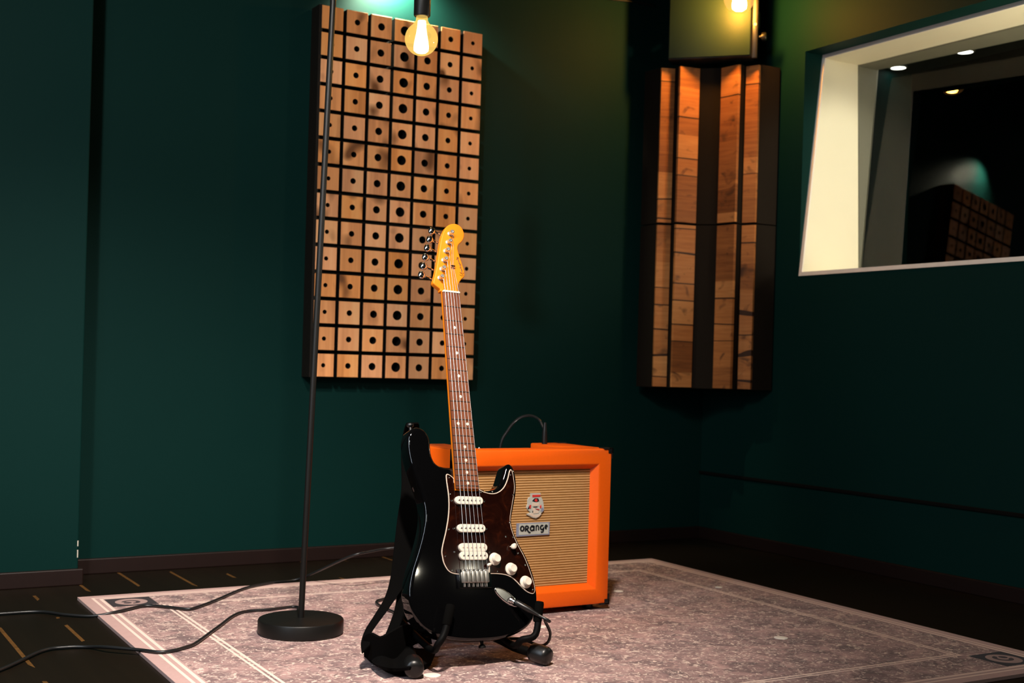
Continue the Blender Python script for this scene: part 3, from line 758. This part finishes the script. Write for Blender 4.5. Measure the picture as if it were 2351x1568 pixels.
# crest and name plate on the grille; measured on the plane just in front of the cloth
GY = AY0 + bd - .001
def gp(px, py): v = at_y(px, py, GY); return (v.x, v.z)
def flat(bm, pts, y0, y1, mi=0):
    va = [bm.verts.new((x, y0, z)) for x, z in pts]; vb = [bm.verts.new((x, y1, z)) for x, z in pts]
    fs = [bm.faces.new(va), bm.faces.new(vb[::-1])]
    for f in fs: f.normal_update()
    n = len(pts)
    for i in range(n): fs.append(bm.faces.new((va[i], va[(i + 1) % n], vb[(i + 1) % n], vb[i])))
    bmesh.ops.triangulate(bm, faces=fs[:2], ngon_method='EAR_CLIP')
def crop(pts): return [gp(1160 + x / 9.8, 1100 + y / 9.8) for x, y in pts]
bm = bmesh.new()
flat(bm, crop([(555, 318), (780, 312), (775, 395), (805, 420), (835, 500), (850, 600), (855, 690), (820, 745), (775, 765), (800, 785), (740, 845), (680, 878), (610, 868), (530, 825), (465, 790), (560, 745), (490, 690), (462, 640), (490, 560), (490, 470), (520, 410), (560, 395)]), GY - .004, GY)
crest = abuild('crest_badge', bm, M_SILVER, smooth=20)
for nm, mat, shapes, d in (('crest_ribbon', M_RED, [[(590, 350), (770, 345), (765, 392), (590, 400)]], .0050),
        ('crest_emblem', M_INK, [[(585, 490), (640, 425), (720, 425), (745, 490), (700, 508), (640, 508)], [(615, 618), (705, 612), (700, 632), (610, 636)], [(485, 660), (520, 600), (545, 600), (530, 650), (490, 680)], [(585, 740), (600, 700), (620, 700), (612, 742)]], .0046),
        ('crest_heart', M_RED, [[(635, 480), (650, 440), (690, 438), (705, 480), (672, 508)], [(525, 580), (560, 575), (552, 650), (520, 655)], [(755, 610), (785, 575), (790, 640), (762, 650)], [(655, 655), (740, 670), (745, 690), (690, 680)]], .0054),
        ('crest_lion', M_BLUEGREY, [[(785, 660), (830, 620), (848, 690), (810, 735), (780, 715)]], .0050),
        ('crest_scroll', M_PLY, [[(500, 790), (570, 752), (640, 800), (720, 795), (780, 760), (790, 785), (735, 838), (680, 862), (615, 852)], [(600, 650), (640, 640), (660, 700), (720, 700), (735, 760), (610, 772)], [(590, 530), (745, 530), (740, 600), (590, 602)]], .0048)):
    bm = bmesh.new()
    for s_ in shapes: flat(bm, crop(s_), GY - d, GY - .003)
    o = abuild(nm, bm, mat, amp, 20); o.parent = crest
def prect(x0, y0, x1, y1): return [(x0, y1), (x1, y1), (x1, y0), (x0, y0)]
c4 = [(248, 992), (985, 960), (975, 1245), (240, 1290)]
c4i = [(292, 1010), (955, 980), (950, 1222), (285, 1252)]
bm = bmesh.new(); flat(bm, crop(c4), GY - .004, GY); plate = abuild('name_plate', bm, M_BLUEGREY, smooth=20)
bm = bmesh.new(); flat(bm, crop(c4i), GY - .0046, GY - .003); o = abuild('plate_face', bm, M_SILVER, smooth=20); o.parent = plate
# lettering ORANGE drawn as strokes: plate coordinates u 0..1, v 0..1 (up)
def pl_uv(u, v):
    P = [Vector(q) for q in crop([c4i[3], c4i[2], c4i[1], c4i[0]])]
    q = (P[0] * (1 - u) + P[1] * u) * (1 - v) + (P[3] * (1 - u) + P[2] * u) * v
    return q
def arc(cx_, cy_, rx, ry, a0, a1, n=14): return [(cx_ + rx * math.cos(math.radians(a0 + (a1 - a0) * i / n)), cy_ + ry * math.sin(math.radians(a0 + (a1 - a0) * i / n))) for i in range(n + 1)]
def stroke(bm, pts, w0, w1=None):
    P = [pl_uv(*p) for p in pts]; n = len(P); L_ = []; R_ = []
    for i, p in enumerate(P):
        t = (P[min(i + 1, n - 1)] - P[max(i - 1, 0)]).normalized(); nn = Vector((-t.y, t.x)) * ((w0 + ((w0 if w1 is None else w1) - w0) * i / (n - 1)) / 2)
        L_.append(p + nn); R_.append(p - nn)
    y0, y1 = GY - .0054, GY - .0044
    rows = [[bm.verts.new((q.x, y, q.y)) for q, y in ((L_[i], y0), (R_[i], y0), (R_[i], y1), (L_[i], y1))] for i in range(n)]
    for a_, c_ in zip(rows, rows[1:]):
        for k in range(4): bm.faces.new((a_[k], a_[(k + 1) % 4], c_[(k + 1) % 4], c_[k]))
    bm.faces.new(rows[0]); bm.faces.new(rows[-1][::-1])
K = .0042
LET = {
 'letter_o': [(arc(.105, .58, .055, .21, 0, 360, 20), K)],
 'letter_r': [([(.215, .30), (.215, .82)], K), (arc(.235, .66, .075, .14, 95, -95, 10), K), ([(.255, .50), (.30, .34), (.335, .20), (.365, .17), (.375, .26)], K)],
 'letter_a': [(arc(.435, .55, .055, .19, 30, 330, 14), K), ([(.50, .32), (.50, .80)], K), ([(.40, .80), (.49, .80)], K * .7)],
 'letter_n': [([(.575, .34), (.575, .82)], K * .8), (arc(.610, .60, .048, .20, 150, 0, 8) + [(.66, .36)], K * .8)],
 'letter_g': [(arc(.775, .60, .052, .19, 50, 320, 14), K), ([(.825, .62), (.820, .35), (.80, .18), (.755, .16), (.75, .26)], K)],
 'letter_e': [([(.885, .62), (.945, .66)] + arc(.915, .64, .038, .17, 20, 300, 12), K * .8)],
}
for nm, strokes in LET.items():
    bm = bmesh.new()
    for pts, w in strokes: stroke(bm, pts, w)
    o = abuild(nm, bm, M_INK, smooth=20); o.parent = plate

# lead plugged into the top of the amplifier, over the back, across the rug to the left
jx = at_y(1250, 1018, AY1 - .05)
jack = Vector((jx.x, AY1 - .05, AZ1))
ic = thing('amplifier_cable', (jack.x, jack.y, AZ1), 'black cable arching from the amplifier top and running left over the rug edge', 'cable')
II = Matrix.Translation(-ic.location)
bm = bmesh.new(); lathe(bm, [(0, .0005), (.0075, .0005), (.0075, .030), (.0055, .046), (.0038, .060), (0, .060)], 16); build('plug', bm, M_PLASTIC, ic, 40)
pts = [jack + Vector((0, 0, .055)), at_y(1249, 985, AY1 - .045), at_y(1237, 963, AY1 - .02), at_y(1214, 954, AY1 + .02), at_y(1188, 963, AY1 + .05), at_y(1165, 990, AY1 + .07), at_y(1148, 1030, AY1 + .08), Vector((1.80, AY1 + .09, .26)), Vector((1.72, AY1 + .12, .15)), Vector((1.64, AY1 + .14, .145)),
       at_d(900, 1258, 3.55), at_d(850, 1266, 3.52), at_d(800, 1279, 3.50)] + [at_z(px, py, .013) for px, py in ((690, 1328), (620, 1338), (560, 1351), (500, 1376), (455, 1393), (430, 1398), (380, 1393), (330, 1391), (270, 1404))] + [at_z(px, py, .0055) for px, py in ((215, 1414), (150, 1411), (90, 1404), (0, 1409), (-160, 1420))]
bm = bmesh.new(); tube(bm, catmull(pts, 6), .0037, 8); bm.transform(II); build('lead', bm, M_CABLE, ic, 60)

# ------------------------------------------------------------------ electric guitar (local mm: x to the treble side, y up the neck from the bridge, z out of the top)
RO = Matrix(((0.999, 0.052, 0.004), (-0.013, 0.321, -0.947), (-0.051, 0.946, 0.321))).to_4x4()
GO = Vector((1.320, 2.340, 0.201))
Rq = RO.to_quaternion().to_matrix().to_4x4()
GM = Matrix.Translation(GO) @ Rq
GB = Vector((0, -.138, -.022))                       # foot of the body
gt = thing('electric_guitar', GM @ GB, 'glossy black electric guitar with tortoiseshell pickguard and orange maple headstock on stand', 'guitar', rot=Rq)
GI = Matrix.Translation(-GB)
def gbuild(name, bm, mat, parent=gt, smooth=40):
    bm.transform(GI); return build(name, bm, mat, parent, smooth)
def mm(pts): return [(x / 1000, y / 1000) for x, y in pts]
body_pts = mm([(-32, 236), (-50, 237), (-66, 243), (-75, 258), (-77, 278), (-77, 296), (-84, 313), (-98, 323), (-113, 323), (-125, 313), (-131, 295), (-131, 270), (-126, 240), (-117, 208), (-107, 175), (-102, 145), (-104, 118), (-113, 85), (-127, 48), (-143, 10), (-153, -28), (-152, -62), (-141, -92), (-120, -115), (-85, -130), (-40, -138), (10, -140), (60, -137), (103, -126), (135, -107), (153, -78), (158.5, -45), (155, -5), (142, 36), (124.5, 70), (113.5, 101), (112, 122), (120.5, 151), (131, 186), (133.5, 212), (131, 236), (122, 249), (110, 246), (102, 229), (92, 207), (80, 193), (60, 187), (44, 189), (35, 196), (30, 212), (25, 228), (14, 235), (0, 236)])
bm = bmesh.new(); slab(bm, [Vector(p) for p in [q.to_2d() if hasattr(q, 'to_2d') else q for q in catmull([(x, y, 0) for x, y in body_pts], 5, True)]], -.0445, 0, .0078, 6, flat=.0008)
gbuild('body', bm, M_GLOSS, smooth=50)
guard_pts = mm([(-46, 219), (-39, 219.5), (-28, 211), (-26, 200), (0, 198), (27, 193), (36, 187), (47, 182.5), (60, 180), (72, 180.5), (83, 184.5), (93, 191.5), (101, 201), (109, 216), (114, 230), (118, 236), (122, 234), (124, 226), (125.5, 205), (123.5, 186), (114, 153), (106, 124), (107, 100), (118, 68), (135, 34), (148, -7), (152.5, -30), (150, -41), (142, -43.5), (126, -36), (101, -12), (86, -3.5), (69, 0), (47, 1), (0, 1), (-40, 1), (-58, 7), (-68, 22), (-71.5, 38), (-71, 56), (-57, 98), (-48, 135), (-45, 170), (-47, 205)])
def closed2(pts, n): return [Vector((v.x, v.y)) for v in catmull([(x, y, 0) for x, y in pts], n, True)]
gp2 = closed2(guard_pts, 4)
bm = bmesh.new(); slab(bm, gp2, .0002, .0018, .0004, 2, flat=.0004); gbuild('pickguard_ply', bm, M_PLY)
bm = bmesh.new(); slab(bm, inset(gp2, .0019), .0015, .0026, .0003, 2, flat=.0004); gbuild('pickguard', bm, M_TORT)
def fretd(n): return .648 * 2 ** (-n / 12)
def hwid(y): return .0213 + (.648 - y) / (.648 - .19) * .0072
Y0n = .1865
# neck
bm = bmesh.new(); rows = []
for i in range(25):
    y = .1835 + (.650 - .1835) * i / 24; w = hwid(max(y, Y0n)) ; dep = .0165 if y < .25 else .0165 - .001 * (y - .25)
    ring = [(-w, .0062), (w, .0062)] + [(w * math.cos(a_), .002 - dep * math.sin(a_)) for a_ in [math.pi * k / 12 for k in range(13)]]
    rows.append([bm.verts.new((x, y, z)) for x, z in ring])
for a_, c_ in zip(rows, rows[1:]):
    for k in range(len(a_)): bm.faces.new((a_[k], a_[(k + 1) % len(a_)], c_[(k + 1) % len(a_)], c_[k]))
bm.faces.new(rows[0][::-1]); bm.faces.new(rows[-1])
gbuild('neck', bm, M_MAPLE)
# fingerboard with a slight crown
bm = bmesh.new(); rows = []
for i in range(25):
    y = Y0n + (.648 - Y0n) * i / 24; w = hwid(y)
    ring = [(-w, .0062), (-w, .0110)] + [(-w + 2 * w * k / 8, .0110 + .0015 * (1 - (k / 4 - 1) ** 2)) for k in range(1, 8)] + [(w, .0110), (w, .0062)]
    rows.append([bm.verts.new((x, y, z)) for x, z in ring])
for a_, c_ in zip(rows, rows[1:]):
    for k in range(len(a_)): bm.faces.new((a_[k], a_[(k + 1) % len(a_)], c_[(k + 1) % len(a_)], c_[k]))
bm.faces.new(rows[0][::-1]); bm.faces.new(rows[-1])
gbuild('fingerboard', bm, M_ROSE)
for n_ in range(1, 22):
    y = fretd(n_); w = hwid(y)
    bm = bmesh.new(); tube(bm, [(-w, y, .0112), (-w * .5, y, .0124), (0, y, .0128), (w * .5, y, .0124), (w, y, .0112)], .0011, 8)
    gbuild('fret', bm, M_STEEL)
for n_, xs in ((3, (0,)), (5, (0,)), (7, (0,)), (9, (0,)), (12, (-.0115, .0115)), (15, (0,)), (17, (0,)), (19, (0,)), (21, (0,))):
    y = (fretd(n_) + fretd(n_ - 1)) / 2
    for x in xs:
        bm = bmesh.new(); lathe(bm, [(0, .0118), (.0034, .0118), (.0034, .01285), (0, .0130)], 16, Matrix.Translation((x, y, 0))); gbuild('inlay_dot', bm, M_CREAM)
bm = bmesh.new(); box(bm, -.0213, .0213, .6465, .6510, .0058, .0142, .0008); gbuild('nut', bm, M_CREAM)
# headstock
hs = mm([(-21, 650), (-24, 656), (-33, 662), (-40, 668), (-40, 674), (-36, 685), (-27, 715), (-18, 754), (-9, 788), (0, 808), (11, 821), (24, 827), (37, 827), (47, 820), (52, 808), (51, 796), (44, 784), (34, 774), (31, 763), (34, 748), (39, 728), (43.5, 709), (43, 696), (35, 688), (27, 677), (22, 664), (21, 650)])
bm = bmesh.new(); slab(bm, closed2(hs, 4), -.0105, .0040, .0022, 3, flat=.001); gbuild('headstock', bm, M_MAPLE)
# decal: flowing script strokes beside the string tree
bm = bmesh.new()
for pts, r in (([(27, 742), (30, 733), (33, 722), (35.5, 712), (36, 703)], .0011), ([(25, 735), (29, 741), (32, 739)], .0008), ([(31, 704), (38, 700), (41, 705)], .0009), ([(29, 727), (33, 726), (36, 722)], .0007), ([(31, 716), (35, 714), (38, 709)], .0007), ([(30, 698), (35, 695.5), (40, 697)], .0008)):
    tube(bm, catmull([(x / 1000, y / 1000, .0040) for x, y in pts], 4), r, 6)
gbuild('headstock_script', bm, M_DECAL)
pegs = [(-23, 683), (-16, 706), (-9, 729), (-2, 753), (6, 776), (13, 799)]
btn = [(-46, 695), (-39, 718), (-32, 742), (-25, 766), (-17, 790), (-9, 814)]
for (x, y), (bx_, by_) in zip(pegs, btn):
    Mk = Matrix.Translation((x / 1000, y / 1000, .0040))
    bm = bmesh.new(); lathe(bm, [(0, 0), (.0066, 0), (.0064, .0016), (.0052, .0026), (.0042, .0034), (.0038, .008), (.0046, .0115), (.0050, .0140), (.0042, .0156), (.0020, .0158), (.0018, .0135), (0, .0135)], 16, Mk); tp = gbuild('tuner_post', bm, M_SATIN)
    # worm housing behind, shaft and button out to the bass side
    side = Vector((-.0245, .0065, -.014)); p0 = Vector((x / 1000, y / 1000, -.0145)); p1 = p0 + Vector((-.0295, .0085, 0))
    bm = bmesh.new(); tube(bm, [p0, p1], .0024, 8)
    Mb = disc_to(p1, p1 + Vector((-.3, .09, 0)))
    lathe(bm, [(0, -.003), (.0035, -.003), (.0040, 0), (.0075, .002), (.0095, .006), (.0095, .010), (.0075, .014), (.004, .0158), (0, .016)], 16, Mb @ Matrix.Diagonal((1, .62, 1, 1)))
    gbuild('tuner_button', bm, M_CHROME)
    bm = bmesh.new(); box(bm, -.009, .007, -.0075, .0075, -.0205, -.0105, .0025, 0, Matrix.Translation((x / 1000, y / 1000, 0))); gbuild('tuner_housing', bm, M_CHROME)
bm = bmesh.new(); box(bm, .005, .017, .7135, .7170, .0085, .0105, .0006); lathe(bm, [(0, .003), (.0028, .003), (.0028, .0085), (0, .0085)], 10, Matrix.Translation((.011, .7152, .001))); gbuild('string_tree', bm, M_CHROME)
# strings
for k in range(6):
    s_ = -1 + 2 * k / 5
    xn, xb = s_ * .0175, s_ * .0262 + .002
    pg = pegs[k]; r = .00075 - k * .00008
    tp = (pg[0] / 1000 + .003, pg[1] / 1000, .0150)
    pts = [tp] + ([(.010 + (k - 4) * .003, .7152, .0088)] if k >= 4 else []) + [(xn, .6488, .0146), (xb, 0.0, .0165)]
    bm = bmesh.new(); tube(bm, pts, r, 6); gbuild('string', bm, M_STEEL)
# pickups
def pickup_bobbin(bm, y, h, wd=.0345, hd=.0088, z0=.0022):
    pts = []
    for cx_, a0 in ((wd - hd, -90), (-(wd - hd), 90)):
        for i in range(9):
            a_ = math.radians(a0 + 180 * i / 8); pts.append(Vector((cx_ + hd * math.cos(a_) + .002, y + hd * math.sin(a_))))
    slab(bm, pts, z0, z0 + h, .0012, 2, flat=.0005)
def poles(parent, y, z, mat=M_STEEL, r=.0021):
    for k in range(6):
        x = (-1 + 2 * k / 5) * .0257 + .002
        bm = bmesh.new(); lathe(bm, [(0, 0), (r, 0), (r, .0009), (r * .8, .0012), (0, .0012)], 12, Matrix.Translation((x, y, z - .0002))); o = gbuild('pole_piece', bm, mat, gt); o.parent = parent
for y in (.161, .0995):
    bm = bmesh.new(); pickup_bobbin(bm, y, .0075); o = gbuild('pickup', bm, M_CREAM); poles(o, y, .0097)
    for x in (-.0385, .0425):
        bm = bmesh.new(); lathe(bm, [(0, 0), (.0026, 0), (.0020, .0014), (0, .0018)], 12, Matrix.Translation((x, y, .0026))); gbuild('mounting_screw', bm, M_CHROME)
for y, md in ((.0575, 0), (.0395, 1)):
    bm = bmesh.new(); pickup_bobbin(bm, y, .0080, .0345, .0092, .0022); o = gbuild('humbucker_coil', bm, M_CREAM); poles(o, y, .0102, M_STEEL if md else M_PLY, .0019)
for x in (-.0415, .0455):
    bm = bmesh.new(); lathe(bm, [(0, 0), (.0026, 0), (.0020, .0014), (0, .0018)], 12, Matrix.Translation((x, .0485, .0026))); gbuild('mounting_screw', bm, M_CHROME)
# knobs
for x, y in ((56, 33), (94.5, 11), (128.5, -18)):
    Mk = Matrix.Translation((x / 1000, y / 1000, .0026))
    bm = bmesh.new(); lathe(bm, [(0, 0), (.0138, 0), (.0140, .0012), (.0128, .0026), (.0098, .0050), (.0090, .0125), (.0080, .0140), (.0040, .0136), (0, .0134)], 28, Mk); gbuild('control_knob', bm, M_CREAM)
bm = bmesh.new(); tube(bm, [(.098, .0605, .0026), (.0995, .0600, .010)], .0012, 8); lathe(bm, [(0, 0), (.0042, 0), (.0058, .004), (.0058, .009), (.0045, .011), (0, .0115)], 14, disc_to((.0995, .060, .008), (.1022, .0590, .0165)) @ Matrix.Diagonal((1.15, .75, 1, 1))); gbuild('selector_switch', bm, M_CREAM)
for x, y in ((-40, 213), (-41, 176), (-51, 98), (-64, 40), (-51, 9), (37, 182), (66, 184.5), (117, 224), (119, 178), (103, 115), (108.5, 82), (90, 83), (117, 46), (133, 20), (146, -35), (60, 6)):
    bm = bmesh.new(); lathe(bm, [(0, 0), (.0026, 0), (.0021, .0011), (0, .0014)], 10, Matrix.Translation((x / 1000, y / 1000, .0025))); gbuild('pickguard_screw', bm, M_CHROME)
# bridge
bm = bmesh.new(); box(bm, -.0385, .0425, -.029, .0115, .0, .0040, .001); box(bm, -.0385, -.0365, -.029, .0115, .0040, .0090, .0006); brp = gbuild('bridge_plate', bm, M_CHROME)
for k in range(6):
    x = (-1 + 2 * k / 5) * .0268 + .002
    bm = bmesh.new(); box(bm, x - .0048, x + .0048, -.018, .006, .0040, .0125, .0018); box(bm, x - .0012, x + .0012, -.027, -.018, .0055, .0080, .0004)
    lathe(bm, [(0, 0), (.0020, 0), (.0020, .004), (0, .0045)], 8, Matrix.Translation((x, .0085, .004))); gbuild('saddle', bm, M_SATIN)
bm = bmesh.new(); tube(bm, [(.0385, .004, .004), (.0375, .017, .009)], .0016, 8); lathe(bm, [(0, -.005), (.0022, -.0045), (.0034, -.002), (.0036, .002), (.0024, .0055), (0, .0062)], 12, disc_to((.0365, .0195, .0100), (.046, .0225, .0102))); gbuild('tremolo_stub', bm, M_CREAM)
# jack plate and plug
bm = bmesh.new()
jp = [Vector((.078 + .034 * math.cos(a_) * math.cos(-.62) - .0115 * math.sin(a_) * math.sin(-.62), -.050 + .034 * math.cos(a_) * math.sin(-.62) + .0115 * math.sin(a_) * math.cos(-.62))) for a_ in [2 * math.pi * k / 36 for k in range(36)]]
slab(bm, jp, .0, .0035, .0020, 3, flat=.001); gbuild('jack_plate', bm, M_CHROME)
bm = bmesh.new(); lathe(bm, [(0, -.002), (.0085, -.001), (.0085, .004), (.0062, .005), (.0062, .010), (0, .010)], 16, disc_to((.086, -.057, .004), (.101, -.070, .018))); gbuild('jack_socket', bm, M_CHROME)
for x, y in ((-.113, .324), (0.02, -.141)):
    d_ = Vector((0, 1, 0)) if y > 0 else Vector((0, -1, 0))
    p = Vector((x, y - d_.y * .004, -.022))
    bm = bmesh.new(); lathe(bm, [(0, 0), (.004, 0), (.0035, .008), (.008, .012), (.008, .016), (0, .017)], 14, disc_to(p, p + d_)); gbuild('strap_button', bm, M_PLASTIC)

def gw(x, y, z): return GM @ Vector((x / 1000, y / 1000, z / 1000))
# cable in the guitar's jack
p0 = gw(92, -62, 12); pd = (gw(112, -79, 26) - p0).normalized()
gc = thing('guitar_cable', p0, 'black lead plugged into the guitar, looping down beside the stand foot', 'cable')
GCI = Matrix.Translation(-p0)
bm = bmesh.new(); lathe(bm, [(0, 0), (.0055, 0), (.0070, .004), (.0070, .034), (.0052, .044), (.0038, .060), (0, .060)], 16, disc_to((0, 0, 0), pd)); build('plug', bm, M_PLASTIC, gc, 40)
pts = [p0 + pd * .055, p0 + pd * .085, at_y(1251, 1424, 2.30), at_y(1263, 1452, 2.315), at_y(1258, 1474, 2.33), at_y(1240, 1482, 2.36), at_y(1212, 1472, 2.40), at_y(1190, 1466, 2.44), Vector((1.38, 2.56, .014)), Vector((1.40, 2.85, .0135)), Vector((1.43, 3.05, .0135)), Vector((1.62, 3.06, .0135))]
bm = bmesh.new(); tube(bm, catmull(pts, 6), .0034, 8); bm.transform(GCI); build('lead', bm, M_CABLE, gc, 60)

# ------------------------------------------------------------------ guitar stand
fL, fR = at_z(950, 1531, .030), at_z(1243, 1503, .030)
st = thing('guitar_stand', ((fL.x + fR.x) / 2, (fL.y + fR.y) / 2 + .12, .0082), 'low black folding stand holding up the electric guitar', 'guitar stand')
SI = Matrix.Translation(-st.location)
def sbuild(name, bm, mat, parent=st, smooth=50):
    bm.transform(SI); return build(name, bm, mat, parent, smooth)
apex = Vector((1.375, 2.600, .300))
for f in (fL, fR):
    s_ = -1 if f is fL else 1
    inw = Vector((apex.x + s_ * .030, apex.y - .01, apex.z))
    knee = Vector((f.x - s_ * .035, f.y + .085, .040))
    bm = bmesh.new(); tube(bm, catmull([f, knee, Vector((knee.x - s_ * .02, 2.470, .085)), inw], 6), .0100, 12); sbuild('leg', bm, M_STAND)
    q = (f - knee).normalized()
    bm = bmesh.new(); lathe(bm, [(0, 0), (.0150, 0), (.0190, .004), (.0205, .012), (.0205, .040), (.0175, .047), (.008, .050), (0, .050)], 20, disc_to(f - q * .028, f)); sbuild('foot_cap', bm, M_PLASTIC)
# rear leg and hinge
bm = bmesh.new(); tube(bm, [apex, Vector((1.385, 2.690, .020))], .0095, 12); sbuild('rear_leg', bm, M_STAND)
bm = bmesh.new(); box(bm, apex.x - .042, apex.x + .042, apex.y - .018, apex.y + .018, apex.z - .02, apex.z + .022, .006); sbuild('hinge', bm, M_PLASTIC)
bm = bmesh.new(); tube(bm, [Vector((fL.x + .055, 2.475, .088)), Vector((fR.x - .055, 2.475, .088))], .008, 10); sbuild('crossbar', bm, M_STAND)
# cradle arms under the body with upturned padded ends
for x, xo in ((-100, -.0), (96, .0)):
    under = gw(x, -149 if x < 0 else -146, -30); front = gw(x * 1.03, -145 if x < 0 else -143, 14); tip = gw(x * .74 if x < 0 else x * 1.05 + 32, -76 if x < 0 else -75, 22)
    back = Vector((under.x, 2.478, .090))
    if x < 0:
        ptsA = [back, under, front, (front + tip) / 2 + Vector((0, -.006, -.008)), tip]
    else:
        tip = at_y(1238, 1392, 2.285); ptsA = [back, under, front, (front + tip) / 2 + Vector((.006, -.012, -.022)), tip]
    bm = bmesh.new(); tube(bm, catmull(ptsA, 6), .0075, 12); sbuild('cradle_arm', bm, M_STAND)
    u = (tip - ptsA[-2]).normalized()
    bm = bmesh.new(); lathe(bm, [(0, 0), (.0085, 0), (.0098, .003), (.0098, .040), (.0085, .044), (0, .0445)], 16, disc_to(tip - u * .034, tip)); sbuild('arm_pad', bm, M_PAD)

# ------------------------------------------------------------------ strap hanging from the upper horn and heaped by the stand
sg = thing('guitar_strap', at_z(880, 1520, .010), 'black webbing strap hanging from the guitar horn and heaped on the rug', 'strap')
SGI = Matrix.Translation(-sg.location)
def strip(rows, th=.0035):
    L_ = [at_y(a_[0], a_[1], y) for a_, b_, y in rows]; R_ = [at_y(b_[0], b_[1], y + .004) for a_, b_, y in rows]
    bm = bmesh.new(); ribbon(bm, L_, R_, th); bm.transform(SGI); return bm
A_ = [((934, 972), (960, 971), 2.600), ((929, 984), (962, 980), 2.622), ((922, 1020), (955, 1018), 2.640), ((922, 1070), (962, 1070), 2.630), ((922, 1125), (975, 1130), 2.60), ((913, 1190), (972, 1195), 2.56), ((906, 1250), (962, 1255), 2.53), ((897, 1325), (944, 1320), 2.49), ((883, 1372), (919, 1358), 2.465), ((858, 1415), (893, 1396), 2.44), ((838, 1447), (866, 1433), 2.42), ((829, 1476), (851, 1456), 2.40), ((831, 1500), (850, 1480), 2.375)]
build('strap_band', strip(A_), M_STRAP, sg, 60)
B_ = [((917, 1330), (945, 1330), 2.50), ((910, 1380), (938, 1376), 2.475), ((902, 1413), (930, 1410), 2.45), ((886, 1453), (919, 1433), 2.43), ((872, 1478), (905, 1466), 2.42), ((855, 1500), (890, 1500), 2.40)]
build('strap_band', strip(B_), M_STRAP, sg, 60)
C_ = [((836, 1462), (838, 1507), 2.40), ((851, 1453), (852, 1513), 2.385), ((874, 1462), (880, 1519), 2.365), ((900, 1448), (908, 1512), 2.37), ((926, 1435), (936, 1488), 2.39), ((945, 1436), (962, 1476), 2.41), ((985, 1450), (990, 1478), 2.42)]
build('strap_pad', strip(C_, .008), M_STRAP, sg, 60)
# folds lying on the rug
def fold(rows, th=.007):
    L_ = [Vector((*at_z(a_[0], a_[1], z).xy, z)) for a_, b_, z in rows]; R_ = [Vector((*at_z(b_[0], b_[1], z2).xy, z2)) for a_, b_, z, z2 in [(r[0], r[1], r[2], r[2] * .6 + .006) for r in rows]]
    bm = bmesh.new(); ribbon(bm, L_, R_, th); bm.transform(SGI); return bm
build('strap_fold', fold([((838, 1490), (858, 1524), .030), ((870, 1488), (882, 1535), .042), ((905, 1492), (908, 1538), .030), ((940, 1490), (940, 1535), .045), ((975, 1492), (968, 1530), .025), ((1000, 1500), (990, 1524), .016)]), M_STRAP, sg, 60)
build('strap_fold', fold([((842, 1505), (858, 1512), .016), ((862, 1520), (876, 1530), .020), ((890, 1528), (900, 1541), .018), ((925, 1530), (925, 1544), .016), ((965, 1515), (960, 1538), .022)], .012), M_STRAP, sg, 60)
